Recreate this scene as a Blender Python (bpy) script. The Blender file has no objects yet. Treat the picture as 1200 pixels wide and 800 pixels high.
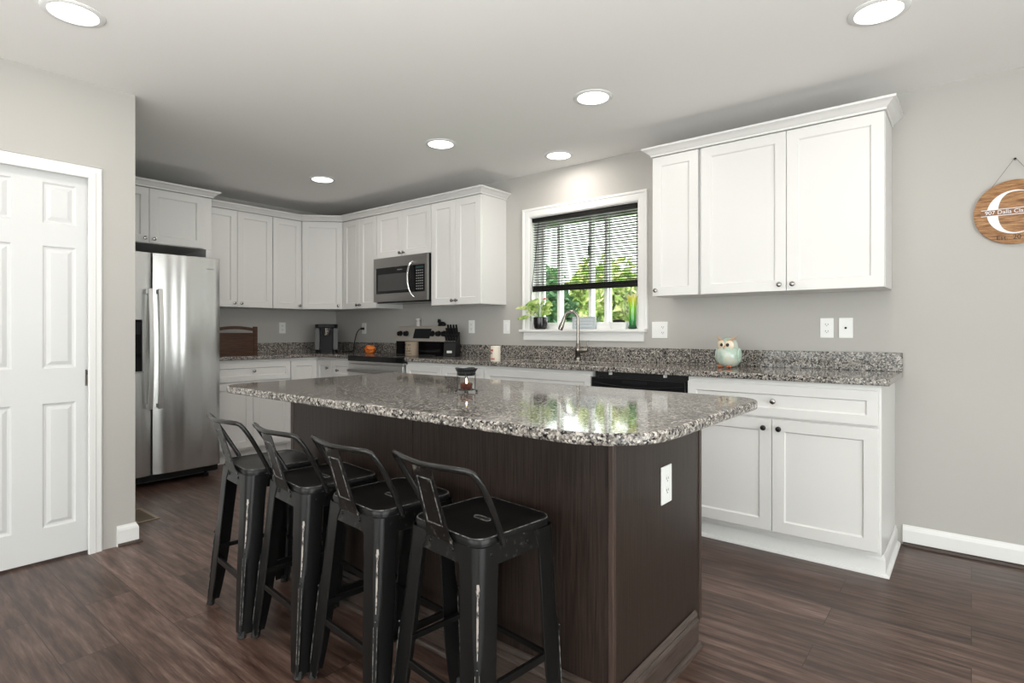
import bpy, bmesh, math, random
from mathutils import Vector, Matrix
random.seed(7)
D = bpy.data
COL = bpy.context.scene.collection
SC = bpy.context.scene
PI = math.pi
R = math.radians

# ------------------------------------------------------------------ camera
cam = D.cameras.new('camera'); co = D.objects.new('camera', cam); COL.objects.link(co)
cam.sensor_width = 36.0; cam.lens = 663.3 * 36 / 1200
cam.shift_y = -11.8 / 1200
cam.clip_start = 0.02; cam.clip_end = 200
co.location = (0, 0, 1.15); co.rotation_euler = (R(90), 0, R(39.06))
SC.camera = co

# ------------------------------------------------------------------ world, sun, exposure
w = D.worlds.new('world'); SC.world = w; w.use_nodes = True
bg = w.node_tree.nodes['Background']
bg.inputs[0].default_value = (0.985, 0.975, 0.97, 1); bg.inputs[1].default_value = 6.2
# bright overcast sky, dimmer on the garden side (+Y) away from the sun
wn_, wl_ = w.node_tree.nodes, w.node_tree.links
tc_ = wn_.new('ShaderNodeTexCoord'); sx_ = wn_.new('ShaderNodeSeparateXYZ'); wl_.new(tc_.outputs['Generated'], sx_.inputs[0])
mr_ = wn_.new('ShaderNodeMapRange'); wl_.new(sx_.outputs['Y'], mr_.inputs[0]); mr_.interpolation_type = 'SMOOTHSTEP'
mr_.inputs[1].default_value = -0.1; mr_.inputs[2].default_value = 0.75; mr_.inputs[3].default_value = 6.8; mr_.inputs[4].default_value = 3.6
wl_.new(mr_.outputs[0], bg.inputs[1])
SC.view_settings.view_transform = 'Standard'; SC.view_settings.look = 'None'
SC.view_settings.exposure = 0.0; SC.view_settings.gamma = 1.0
SC.view_settings.use_curve_mapping = False
sun = D.lights.new('sun', 'SUN'); so = D.objects.new('sun', sun); COL.objects.link(so)
sun.energy = 12.0; sun.angle = R(1.0); sun.color = (1, 0.95, 0.85)
so.rotation_euler = Vector((-0.60, -0.12, 0.78)).to_track_quat('Z', 'Y').to_euler()
CAN_W = 3.7            # watts of each recessed lamp
fl_ = D.lights.new('bounce_flash', 'AREA'); fl_.shape = 'DISK'; fl_.size = 1.4; fl_.energy = 78; fl_.color = (1, .98, .96)
fo = D.objects.new('bounce_flash', fl_); COL.objects.link(fo); fo.location = (-0.5, -0.6, 0.95); fo.rotation_euler = (PI, 0, 0)

def portal(name, loc, rot, sx, sy):
    l = D.lights.new(name, 'AREA'); l.shape = 'RECTANGLE'; l.size = sx; l.size_y = sy
    l.cycles.is_portal = True
    o = D.objects.new(name, l); COL.objects.link(o); o.location = loc; o.rotation_euler = rot
portal('daylight_kitchen_window', (-2.33, 3.86, 1.62), (R(-90), 0, 0), 0.96, 0.92)
portal('daylight_patio_door', (2.36, 0.35, 1.1), (0, R(90), 0), 2.1, 3.7)
portal('daylight_rear_window', (-1.9, -3.36, 1.25), (R(90), 0, 0), 2.4, 1.9)
portal('daylight_rear_window', (0.95, -3.36, 1.25), (R(90), 0, 0), 2.1, 1.9)

# ------------------------------------------------------------------ materials
def mat(name, col, rough=0.5, metal=0.0, spec=0.5, emit=None, es=1.0, trans=0.0, coat=0.0, ior=1.45, alpha=1.0):
    m = D.materials.new(name); m.use_nodes = True
    b = m.node_tree.nodes['Principled BSDF']
    b.inputs['Base Color'].default_value = (*col, 1); b.inputs['Roughness'].default_value = rough
    b.inputs['Metallic'].default_value = metal; b.inputs['Specular IOR Level'].default_value = spec
    b.inputs['Transmission Weight'].default_value = trans; b.inputs['IOR'].default_value = ior
    b.inputs['Coat Weight'].default_value = coat; b.inputs['Coat Roughness'].default_value = 0.05
    if emit: b.inputs['Emission Color'].default_value = (*emit, 1); b.inputs['Emission Strength'].default_value = es
    return m
def nt(m): return m.node_tree.nodes, m.node_tree.links, m.node_tree.nodes['Principled BSDF']
def coords(m, scale=(1, 1, 1), rot=(0, 0, 0)):
    n, l, b = nt(m); tc = n.new('ShaderNodeTexCoord'); mp = n.new('ShaderNodeMapping')
    mp.inputs['Scale'].default_value = scale; mp.inputs['Rotation'].default_value = rot
    l.new(tc.outputs['Object'], mp.inputs[0]); return mp.outputs[0]
def ramp(m, src, stops, mode='LINEAR'):
    n, l, b = nt(m); r = n.new('ShaderNodeValToRGB'); r.color_ramp.interpolation = mode
    e = r.color_ramp.elements
    while len(e) < len(stops): e.new(0.5)
    for k, (p, c) in enumerate(stops): e[k].position = p; e[k].color = (*c, 1)
    l.new(src, r.inputs[0]); return r.outputs[0]
def noise(m, vec, scale, detail=3, rough=0.5):
    n, l, b = nt(m); t = n.new('ShaderNodeTexNoise'); t.inputs['Scale'].default_value = scale
    t.inputs['Detail'].default_value = detail; t.inputs['Roughness'].default_value = rough
    l.new(vec, t.inputs['Vector']); return t.outputs['Fac']
def bump(m, src, strength, dist=0.002):
    n, l, b = nt(m); t = n.new('ShaderNodeBump'); t.inputs['Strength'].default_value = strength
    t.inputs['Distance'].default_value = dist; l.new(src, t.inputs['Height']); l.new(t.outputs[0], b.inputs['Normal'])
def mix(m, a, b_, fac, mode='MIX'):
    n, l, b = nt(m); t = n.new('ShaderNodeMix'); t.data_type = 'RGBA'; t.blend_type = mode
    for s, v in ((6, a), (7, b_)):
        if isinstance(v, tuple): t.inputs[s].default_value = (*v, 1)
        else: l.new(v, t.inputs[s])
    if isinstance(fac, float): t.inputs[0].default_value = fac
    else: l.new(fac, t.inputs[0])
    return t.outputs[2]

M_wall = mat('wall_paint', (0.485, 0.468, 0.445), 0.75, spec=0.3)
bump(M_wall, noise(M_wall, coords(M_wall), 220, 2), 0.06, 0.001)
M_ceil = mat('ceiling_paint', (0.88, 0.87, 0.855), 0.9, spec=0.2)
bump(M_ceil, noise(M_ceil, coords(M_ceil), 160, 2), 0.06, 0.001)
M_cab = mat('cabinet_paint', (0.735, 0.725, 0.715), 0.33, spec=0.45)
M_trim = mat('trim_paint', (0.82, 0.815, 0.805), 0.35)
M_door = mat('door_paint', (0.70, 0.70, 0.70), 0.38)
M_dark = mat('dark_void', (0.02, 0.02, 0.02), 0.8)
M_plate = mat('outlet_plastic', (0.86, 0.86, 0.85), 0.3)
M_slot = mat('outlet_slot', (0.05, 0.05, 0.05), 0.5)
M_knob = mat('brushed_knob', (0.36, 0.35, 0.34), 0.25, 1.0)
M_dknob = mat('dark_knob', (0.03, 0.03, 0.03), 0.25, 0.6)
M_black = mat('gloss_black', (0.012, 0.012, 0.013), 0.12)
M_bplas = mat('black_plastic', (0.010, 0.010, 0.011), 0.42, spec=.25)
M_glassblk = mat('black_glass', (0.006, 0.006, 0.007), 0.05, spec=.35)
M_mwwin = mat('microwave_window', (0.055, 0.055, 0.055), 0.12)
M_chrome = mat('chrome', (0.7, 0.69, 0.68), 0.12, 1.0)
M_nickel = mat('brushed_nickel', (0.27, 0.245, 0.22), 0.2, 1.0)
M_bronze = mat('satin_brass', (0.25, 0.23, 0.20), 0.35, 1.0)

M_steel = mat('stainless_steel', (0.56, 0.555, 0.545), 0.27, 1.0)
_v2 = coords(M_steel, (1, 6.0, 0.22)); bump(M_steel, noise(M_steel, _v2, 1.2, 0.8), 0.9, 0.04)
nt(M_steel)[2].inputs['Anisotropic'].default_value = 0.6
M_steel2 = mat('stainless_trim', (0.36, 0.35, 0.34), 0.3, 1.0)

def granite(name, gloss):
    m = mat(name, (0.3, 0.3, 0.3), gloss, spec=0.3)
    n, l, b = nt(m); v = coords(m)
    vo = n.new('ShaderNodeTexVoronoi'); vo.inputs['Scale'].default_value = 190; l.new(v, vo.inputs['Vector'])
    sep = n.new('ShaderNodeSeparateColor'); l.new(vo.outputs['Color'], sep.inputs[0])
    c1 = ramp(m, sep.outputs[0], [(0.0, (0.006, 0.006, 0.007)), (0.20, (0.035, 0.032, 0.031)), (0.36, (0.12, 0.108, 0.10)),
        (0.55, (0.25, 0.23, 0.21)), (0.74, (0.42, 0.385, 0.35)), (0.90, (0.72, 0.67, 0.62))], 'CONSTANT')
    vo2 = n.new('ShaderNodeTexVoronoi'); vo2.inputs['Scale'].default_value = 115; l.new(v, vo2.inputs['Vector'])
    sep2 = n.new('ShaderNodeSeparateColor'); l.new(vo2.outputs['Color'], sep2.inputs[0])
    c2 = ramp(m, sep2.outputs[1], [(0.0, (0.015, 0.014, 0.015)), (0.26, (0.14, 0.125, 0.115)), (0.55, (0.30, 0.275, 0.25)), (0.82, (0.56, 0.51, 0.46))], 'CONSTANT')
    c = mix(m, c1, c2, noise(m, v, 90, 2))
    l.new(c, b.inputs['Base Color']); return m
M_gran = granite('speckled_granite', 0.065)

M_stain = mat('dark_stained_wood', (0.05, 0.04, 0.035), 0.36, spec=0.4)
_g = noise(M_stain, coords(M_stain, (60, 60, 1.6)), 3.0, 5, 0.65)
l_ = nt(M_stain)[1]; l_.new(ramp(M_stain, _g, [(0.36, (0.015, 0.0095, 0.0075)), (0.64, (0.042, 0.0285, 0.0230))]), nt(M_stain)[2].inputs['Base Color'])
bump(M_stain, _g, 0.12, 0.001)
M_post = mat('brown_post_stain', (0.09, 0.065, 0.055), 0.36)
_g = noise(M_post, coords(M_post, (40, 40, 2)), 3.0, 4)
nt(M_post)[1].new(ramp(M_post, _g, [(0.3, (0.042, 0.026, 0.021)), (0.7, (0.068, 0.044, 0.036))]), nt(M_post)[2].inputs['Base Color'])
M_stain2 = mat('brown_stained_trim', (0.09, 0.065, 0.055), 0.36)
_g = noise(M_stain2, coords(M_stain2, (4, 4, 40)), 3.0, 4)
nt(M_stain2)[1].new(ramp(M_stain2, _g, [(0.3, (0.040, 0.028, 0.023)), (0.7, (0.080, 0.058, 0.048))]), nt(M_stain2)[2].inputs['Base Color'])

# plank floor, boards run along X
M_floor = mat('plank_floor', (0.08, 0.06, 0.055), 0.34, spec=0.45)
n, l, b = nt(M_floor); v = coords(M_floor)
br = n.new('ShaderNodeTexBrick'); l.new(v, br.inputs['Vector'])
br.inputs['Scale'].default_value = 1; br.inputs['Brick Width'].default_value = 1.22; br.inputs['Row Height'].default_value = 0.178
br.inputs['Mortar Size'].default_value = 0.0012; br.inputs['Mortar Smooth'].default_value = 0.2
br.inputs['Color1'].default_value = (0, 0, 0, 1); br.inputs['Color2'].default_value = (1, 1, 1, 1); br.inputs['Mortar'].default_value = (0, 0, 0, 1)
br.offset = 0.37; br.offset_frequency = 2
tone = n.new('ShaderNodeSeparateColor'); l.new(br.outputs['Color'], tone.inputs[0])
vs = n.new('ShaderNodeVectorMath'); vs.operation = 'MULTIPLY_ADD'; l.new(br.outputs['Color'], vs.inputs[0]); vs.inputs[1].default_value = (7, 3, 5); l.new(v, vs.inputs[2])
mp = n.new('ShaderNodeMapping'); mp.inputs['Scale'].default_value = (1.6, 17, 1); l.new(vs.outputs[0], mp.inputs[0])
g1 = noise(M_floor, mp.outputs[0], 2.2, 6, 0.62)
mp2 = n.new('ShaderNodeMapping'); mp2.inputs['Scale'].default_value = (6, 120, 1); l.new(vs.outputs[0], mp2.inputs[0])
g2 = noise(M_floor, mp2.outputs[0], 2.0, 4, 0.6)
base = ramp(M_floor, g1, [(0.30, (0.036, 0.018, 0.014)), (0.46, (0.088, 0.052, 0.040)), (0.58, (0.140, 0.088, 0.071)), (0.74, (0.225, 0.162, 0.138))])
fine = ramp(M_floor, g2, [(0.3, (0.62, 0.60, 0.58)), (0.7, (1.1, 1.1, 1.1))])
c = mix(M_floor, base, fine, 0.8, 'MULTIPLY')
tint = ramp(M_floor, tone.outputs[0], [(0.0, (0.72, 0.69, 0.67)), (1.0, (1.22, 1.2, 1.2))])
c = mix(M_floor, c, tint, 1.0, 'MULTIPLY')
c = mix(M_floor, c, (0.02, 0.014, 0.012), br.outputs['Fac'])
l.new(c, b.inputs['Base Color']); bump(M_floor, g2, 0.12, 0.001)

# worn black stool metal
M_stool = mat('worn_black_metal', (0.010, 0.010, 0.010), 0.33, 0.0, 0.38)
n, l, b = nt(M_stool); v = coords(M_stool)
geo = n.new('ShaderNodeNewGeometry')
pt = ramp(M_stool, geo.outputs['Pointiness'], [(0.60, (0, 0, 0)), (0.70, (1, 1, 1))])
ns = ramp(M_stool, noise(M_stool, v, 45, 4, 0.7), [(0.56, (0, 0, 0)), (0.66, (1, 1, 1))])
wf = mix(M_stool, pt, ns, 1.0, 'MULTIPLY')
l.new(mix(M_stool, (0.0055, 0.0055, 0.0055), (0.25, 0.23, 0.21), wf), b.inputs['Base Color'])
M_wear = mat('bare_metal_wear', (0.42, 0.38, 0.35), 0.45, 0.3)
_n = noise(M_wear, coords(M_wear, (1, 1, 0.35)), 150, 4, 0.7)
nt(M_wear)[1].new(ramp(M_wear, _n, [(0.40, (0.03, 0.028, 0.027)), (0.52, (0.38, 0.34, 0.315))]), nt(M_wear)[2].inputs['Base Color'])
M_worn_glint = mat('worn_edge_highlight', (0.1, 0.1, 0.1), 0.4)  # rubbed paint and edge highlights together, both put into the colour
_n = noise(M_worn_glint, coords(M_worn_glint), 60, 4, 0.7)
nt(M_worn_glint)[1].new(ramp(M_worn_glint, _n, [(0.42, (0.015, 0.015, 0.015)), (0.62, (0.26, 0.25, 0.24))]), nt(M_worn_glint)[2].inputs['Base Color'])
M_raill = mat('glossy_black_rail', (0.012, 0.012, 0.012), 0.22, spec=.6)
M_rubber = mat('black_rubber', (0.015, 0.015, 0.015), 0.6)

def leafmat(name, stops, tr=0.3, sc=3.0):
    m = mat(name, (0.1, 0.2, 0.05), 0.6, spec=0.2)
    n, l, b = nt(m)
    c = ramp(m, noise(m, coords(m), sc, 3, 0.7), stops)
    l.new(c, b.inputs['Base Color'])
    t = n.new('ShaderNodeBsdfTranslucent'); l.new(c, t.inputs[0]); x = n.new('ShaderNodeMixShader'); x.inputs[0].default_value = tr
    l.new(b.outputs[0], x.inputs[1]); l.new(t.outputs[0], x.inputs[2]); l.new(x.outputs[0], n['Material Output'].inputs[0])
    return m
M_leafA = leafmat('yellow_green_leaves', [(0.3, (0.05, 0.13, 0.025)), (0.5, (0.20, 0.27, 0.07)), (0.7, (0.55, 0.50, 0.28))], sc=6)
M_leafB = leafmat('deep_green_leaves', [(0.3, (0.015, 0.07, 0.03)), (0.55, (0.08, 0.17, 0.08)), (0.75, (0.36, 0.42, 0.22))], sc=6)
M_pleaf = leafmat('houseplant_leaves', [(0.35, (0.10, 0.26, 0.05)), (0.52, (0.50, 0.62, 0.20)), (0.68, (0.80, 0.80, 0.55))], sc=22)
M_pink = mat('pink_bract', (0.75, 0.25, 0.28), 0.5)
M_bark = mat('bark', (0.12, 0.08, 0.05), 0.9)
M_grass = mat('lawn', (0.10, 0.20, 0.05), 0.9)
nt(M_grass)[1].new(ramp(M_grass, noise(M_grass, coords(M_grass), 4, 5), [(0.3, (0.05, 0.12, 0.03)), (0.7, (0.16, 0.26, 0.07))]), nt(M_grass)[2].inputs['Base Color'])

def thin_glass(name, tint=(1, 1, 1), refl=0.08):
    m = D.materials.new(name); m.use_nodes = True; n = m.node_tree.nodes; l = m.node_tree.links; n.clear()
    o = n.new('ShaderNodeOutputMaterial'); t = n.new('ShaderNodeBsdfTransparent'); t.inputs[0].default_value = (*tint, 1)
    g = n.new('ShaderNodeBsdfGlossy'); g.inputs['Roughness'].default_value = 0.02
    x = n.new('ShaderNodeMixShader'); x.inputs[0].default_value = refl
    l.new(t.outputs[0], x.inputs[1]); l.new(g.outputs[0], x.inputs[2]); l.new(x.outputs[0], o.inputs[0]); return m
M_pane = thin_glass('window_glass', (0.97, 1.0, 0.99), 0.05)

# ------------------------------------------------------------------ mesh helpers
class MB:
    def __init__(s): s.v = []; s.f = []; s.m = []; s.mi = 0
    def add(s, vs, fs):
        k = len(s.v); s.v += [tuple(p) for p in vs]; s.f += [tuple(i + k for i in f) for f in fs]; s.m += [s.mi] * len(fs); return s
    def box(s, x0, x1, y0, y1, z0, z1):
        if x0 > x1: x0, x1 = x1, x0
        if y0 > y1: y0, y1 = y1, y0
        if z0 > z1: z0, z1 = z1, z0
        return s.add([(x0, y0, z0), (x1, y0, z0), (x1, y1, z0), (x0, y1, z0), (x0, y0, z1), (x1, y0, z1), (x1, y1, z1), (x0, y1, z1)],
              [(0, 3, 2, 1), (4, 5, 6, 7), (0, 1, 5, 4), (1, 2, 6, 5), (2, 3, 7, 6), (3, 0, 4, 7)])
    def obox(s, p, q, wx, wy, up=(0, 0, 1)):         # bar of rectangular section from p to q
        p, q = Vector(p), Vector(q); d = (q - p).normalized(); a = d.cross(Vector(up))
        a = a.normalized() if a.length > 1e-4 else Vector((1, 0, 0)); b = a.cross(d)
        vs = [c + a * sx * wx / 2 + b * sy * wy / 2 for c in (p, q) for sx, sy in ((-1, -1), (1, -1), (1, 1), (-1, 1))]
        return s.add(vs, [(0, 1, 2, 3), (7, 6, 5, 4), (0, 4, 5, 1), (1, 5, 6, 2), (2, 6, 7, 3), (3, 7, 4, 0)])
    def prism(s, poly, z0, z1):
        n = len(poly); vs = [(x, y, z0) for x, y in poly] + [(x, y, z1) for x, y in poly]
        return s.add(vs, [tuple(reversed(range(n))), tuple(range(n, 2 * n))] + [(i, (i + 1) % n, n + (i + 1) % n, n + i) for i in range(n)])
    def lathe(s, prof, c=(0, 0, 0), n=24, axis='z', rot=None):
        vs = []; fs = []
        for r, z in prof:
            for i in range(n):
                a = 2 * PI * i / n; p = Vector((r * math.cos(a), r * math.sin(a), z))
                if axis == 'y': p = Vector((p.x, -p.z, p.y))
                elif axis == 'x': p = Vector((p.z, p.x, p.y))
                if rot is not None: p = rot @ p
                vs.append(p + Vector(c))
        for j in range(len(prof) - 1):
            for i in range(n): fs.append((j * n + i, j * n + (i + 1) % n, (j + 1) * n + (i + 1) % n, (j + 1) * n + i))
        fs.append(tuple(reversed(range(n)))); fs.append(tuple(range((len(prof) - 1) * n, len(prof) * n)))
        return s.add(vs, fs)
    def ball(s, c, r, n=16, sc=(1, 1, 1), rot=None):
        k = n // 2; prof = [(max(1e-4, math.sin(PI * i / k)), -math.cos(PI * i / k)) for i in range(k + 1)]
        m = Matrix.Diagonal((r * sc[0], r * sc[1], r * sc[2]))
        if rot is not None: m = rot.to_3x3() @ m
        return s.lathe(prof, c, n, rot=m)
    def tube(s, pts, r, n=10, sy=1.0, closed=False, up=(0, 0, 1)):
        pts = [Vector(p) for p in pts]; N = len(pts); vs = []; fs = []; prev = None
        for i, p in enumerate(pts):
            if closed: t = (pts[(i + 1) % N] - pts[i - 1]).normalized()
            else: t = (pts[min(i + 1, N - 1)] - pts[max(i - 1, 0)]).normalized()
            if prev is None:
                a = t.cross(Vector(up)); a = a.normalized() if a.length > 1e-3 else Vector((1, 0, 0))
            else:
                a = prev - t * prev.dot(t); a.normalize()
            prev = a; b = t.cross(a); rr = r[i] if isinstance(r, (list, tuple)) else r
            for k in range(n):
                q = 2 * PI * k / n; vs.append(p + a * math.cos(q) * rr + b * math.sin(q) * rr * sy)
        for i in range(N if closed else N - 1):
            j = (i + 1) % N
            for k in range(n): fs.append((i * n + k, i * n + (k + 1) % n, j * n + (k + 1) % n, j * n + k))
        if not closed: fs.append(tuple(reversed(range(n)))); fs.append(tuple(range((N - 1) * n, N * n)))
        return s.add(vs, fs)
    def cells(s, xs, ys, on, z0, z1, axes='xyz'):   # slab made of grid cells, with holes; axes maps (a,b,thickness)
        nx, ny = len(xs), len(ys); ix = {a: 'xyz'.index(a) for a in axes}
        def P(i, j, z):
            q = [0, 0, 0]; q['xyz'.index(axes[0])] = xs[i]; q['xyz'.index(axes[1])] = ys[j]; q['xyz'.index(axes[2])] = z; return tuple(q)
        vs = [P(i, j, z0) for j in range(ny) for i in range(nx)] + [P(i, j, z1) for j in range(ny) for i in range(nx)]
        o = nx * ny; I = lambda i, j: j * nx + i; fs = []
        for i in range(nx - 1):
            for j in range(ny - 1):
                if (i, j) not in on: continue
                a, b, c, d = I(i, j), I(i + 1, j), I(i + 1, j + 1), I(i, j + 1)
                fs += [(d, c, b, a), (a + o, b + o, c + o, d + o)]
                for (p, q), nb in (((a, b), (i, j - 1)), ((b, c), (i + 1, j)), ((c, d), (i, j + 1)), ((d, a), (i - 1, j))):
                    if nb not in on: fs.append((p, q, q + o, p + o))
        return s.add(vs, fs)
    def sweep(s, prof, path, n, closed=False):      # prof (out, up-along-n) swept with mitres; out = t x n
        n = Vector(n).normalized(); P = [Vector(p) for p in path]; N = len(P); vs = []; k = len(prof)
        for i in range(N):
            t0 = (P[i] - P[i - 1]).normalized() if (i > 0 or closed) else None
            t1 = (P[(i + 1) % N] - P[i]).normalized() if (i < N - 1 or closed) else None
            o0 = t0.cross(n) if t0 else None; o1 = t1.cross(n) if t1 else None
            if o0 is None: o = o1
            elif o1 is None: o = o0
            else:
                o = (o0 + o1); o = o / max(1e-6, o.dot(o0))
            for a, b in prof: vs.append(P[i] + o * a + n * b)
        fs = []
        for i in range(N if closed else N - 1):
            j = (i + 1) % N
            for q in range(k): fs.append((i * k + q, i * k + (q + 1) % k, j * k + (q + 1) % k, j * k + q))
        if not closed: fs.append(tuple(reversed(range(k)))); fs.append(tuple(range((N - 1) * k, N * k)))
        return s.add(vs, fs)
    def mesh(s, name, mats):
        me = D.meshes.new(name); me.from_pydata(s.v, [], s.f)
        for m in (mats if isinstance(mats, (list, tuple)) else [mats]): me.materials.append(m)
        me.polygons.foreach_set('material_index', s.m)
        bm = bmesh.new(); bm.from_mesh(me); bmesh.ops.remove_doubles(bm, verts=bm.verts, dist=1e-5)
        bmesh.ops.recalc_face_normals(bm, faces=bm.faces); bm.to_mesh(me); bm.free()
        return me
    def build(s, name, mats, parent=None, smooth=None, bevel=0, seg=2, loc=None, rotz=0):
        me = s.mesh(name, mats)
        if smooth:
            me.polygons.foreach_set('use_smooth', [True] * len(me.polygons)); me.set_sharp_from_angle(angle=R(smooth))
        o = D.objects.new(name, me); COL.objects.link(o)
        if parent: o.parent = parent
        if loc: o.location = loc
        if rotz: o.rotation_euler = (0, 0, rotz)
        if bevel:
            b = o.modifiers.new('edge', 'BEVEL'); b.width = bevel; b.segments = seg; b.limit_method = 'ANGLE'; b.angle_limit = R(40)
            b.harden_normals = False
        return o
def thing(name, label, cat, loc=(0, 0, 0), rotz=0, group=None):
    o = D.objects.new(name, None); COL.objects.link(o); o.location = loc; o.rotation_euler = (0, 0, rotz)
    o.empty_display_size = 0.05
    return tag(o, label, cat, group)
def tag(o, label, cat, group=None):
    o['label'] = label; o['category'] = cat
    if group: o['group'] = group
    return o
def struct(o): o['kind'] = 'structure'; return o
def rrect(cx, cy, hx, hy, r, n=6):
    if not isinstance(r, (list, tuple)): r = [r] * 4
    out = []
    for k, (sx, sy, a0) in enumerate(((1, 1, 0), (-1, 1, 90), (-1, -1, 180), (1, -1, 270))):
        rr = r[k]
        for i in range(n + 1):
            a = R(a0 + 90 * i / n); out.append((cx + sx * (hx - rr) + rr * math.cos(a), cy + sy * (hy - rr) + rr * math.sin(a)))
    return out
def bez(p0, p1, p2, p3, n=10):
    p0, p1, p2, p3 = map(Vector, (p0, p1, p2, p3))
    return [p0 * (1 - t) ** 3 + p1 * 3 * t * (1 - t) ** 2 + p2 * 3 * t * t * (1 - t) + p3 * t ** 3 for t in [i / n for i in range(n + 1)]]
def lettering(txt, size, m, parent, loc, rot, ext=0.0004, name='lettering', sx=1.0):
    c = D.curves.new(name, 'FONT'); c.body = txt; c.size = size; c.extrude = ext; c.align_x = 'CENTER'; c.align_y = 'CENTER'
    c.materials.append(m); t_ = D.objects.new(name, c); COL.objects.link(t_); bpy.context.view_layer.update()
    me = D.meshes.new_from_object(t_.evaluated_get(bpy.context.evaluated_depsgraph_get())); D.objects.remove(t_)
    if not me.materials: me.materials.append(m)
    o = D.objects.new(name, me); COL.objects.link(o); o.parent = parent; o.location = loc; o.rotation_euler = rot; o.scale = (sx, 1, 1)
    return o
def copy_tree(o, parent=None):
    c = o.copy(); COL.objects.link(c)
    if parent: c.parent = parent; c.matrix_parent_inverse = o.matrix_parent_inverse.copy()
    for ch in list(o.children): copy_tree(ch, c)
    return c

# ------------------------------------------------------------------ room shell
XL, YB, XP, YP, XR, YR, H = -5.57, 3.71, -3.55, 1.105, 2.3, -3.3, 2.438
fl = struct(MB().box(XL - .15, XR + .15, YR - .15, YB + .15, -0.06, 0).build('floor', M_floor))
ce = struct(MB().box(XL - .15, XR + .15, YR - .15, YB + .15, H, H + .1).build('ceiling', M_ceil))
WX0, WX1, WZ0, WZ1 = -2.812, -1.848, 1.15, 2.08
xs = [XL - .12, WX0, WX1, XR + .12]; zs = [0, WZ0, WZ1, H]
struct(MB().cells(xs, zs, {(i, j) for i in range(3) for j in range(3)} - {(1, 1)}, YB, YB + .15, 'xzy').build('wall_back', M_wall))
struct(MB().box(XL - .12, XL, YP - .12, YB, 0, H).build('wall_left', M_wall))
struct(MB().cells([YR, 0.355, 0.955, YP], [0, 2.005, H], {(0, 0), (0, 1), (1, 1), (2, 0), (2, 1)}, XP - .115, XP, 'yzx').build('wall_pantry_front', M_wall))
struct(MB().box(XL, XP - .115, YP - .115, YP, 0, H).build('wall_pantry_side', M_wall))
struct(MB().box(-4.6, -4.55, -.6, YP - .115, 0, H).build('wall_pantry_inside', M_wall))
struct(MB().cells([YR, -1.5, 2.2, YB], [0, 0.05, 2.1, H], {(i, j) for i in range(3) for j in range(3)} - {(1, 1)}, XR, XR + .12, 'yzx').build('wall_right', M_wall))
struct(MB().cells([XP - .115, -3.1, -.7, -.1, 2.0, XR], [0, 0.3, 2.2, H], {(i, j) for i in range(5) for j in range(3)} - {(1, 1), (3, 1)}, YR - .12, YR, 'xzy').build('wall_rear', M_wall))
# rear windows and patio door (behind the camera)
def plainwin(name, axis, a0, a1, z0, z1, pos, muntins):
    e = D.objects.new(name, None); COL.objects.link(e); struct(e)
    m = MB()
    def bar(p0, p1, q0, q1):
        if axis == 'x': m.box(p0, p1, pos, pos + .06, q0, q1)
        else: m.box(pos, pos + .06, p0, p1, q0, q1)
    bar(a0, a1, z0, z0 + .06); bar(a0, a1, z1 - .06, z1)
    for k in range(muntins + 1):
        c = a0 + (a1 - a0) * k / muntins; lo = min(max(c - .04, a0), a1 - .08); bar(lo, lo + .08, z0 + .06, z1 - .06)
    m.build('window_frame', M_trim, e)
    g = MB()
    if axis == 'x': g.box(a0, a1, pos + .028, pos + .032, z0, z1)
    else: g.box(pos + .028, pos + .032, a0, a1, z0, z1)
    g.build('window_pane', M_pane, e)
plainwin('window_2', 'x', -3.1, -.7, 0.3, 2.2, YR - .1, 2)
plainwin('window_3', 'x', -.1, 2.0, 0.3, 2.2, YR - .1, 2)
plainwin('door_2', 'y', -1.5, 2.2, 0.05, 2.1, XR + .03, 2)

# baseboards
BB = [(0, 0.018), (0.014, 0.018), (0.014, 0.082), (0.010, 0.094), (0.006, 0.100), (0.004, 0.108), (0, 0.108)]
BBf = [(0, 0.0), (0.014, 0.0), (0.014, 0.082), (0.010, 0.094), (0.006, 0.100), (0.004, 0.108), (0, 0.108)]
QR = [(0, 0), (0.016, 0), (0.015, 0.007), (0.011, 0.012), (0.006, 0.015), (0, 0.016)]
def sweepobj(name, prof, path, m, closed=False, smooth=None):
    return MB().sweep(prof, path, (0, 0, 1), closed).build(name, m, smooth=smooth)
Z = lambda *pts: [(x, y, 0) for x, y in pts]
# 'out' is t x up: travelling towards -Y gives out=-X ; towards +X gives out=-Y
struct(sweepobj('baseboard_back', BB, Z((-0.288, YB), (XR, YB)), M_trim))
struct(sweepobj('trim_1', QR, Z((-0.286, YB - .004), (XR, YB - .004)), M_stain2))
struct(sweepobj('baseboard_pantry', BBf, Z((XP, 1.018), (XP, YP), (XP - .6, YP)), M_trim))
struct(sweepobj('trim_2', QR, Z((XP + .012, 1.02), (XP + .012, YP + .012), (XP - .5, YP + .012)), M_stain2))
struct(sweepobj('baseboard_rear', BBf, Z((XR, YR), (XP, YR)), M_trim))
struct(sweepobj('baseboard_left', BBf, Z((XP, YR), (XP, 0.285)), M_trim))

# ------------------------------------------------------------------ pantry door
CAS = [(0.004, 0), (0.004, 0.010), (0.010, 0.014), (0.030, 0.014), (0.034, 0.018), (0.060, 0.020), (0.064, 0.018), (0.064, 0)]
dr = struct(D.objects.new('door_1', None)); COL.objects.link(dr)
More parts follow.
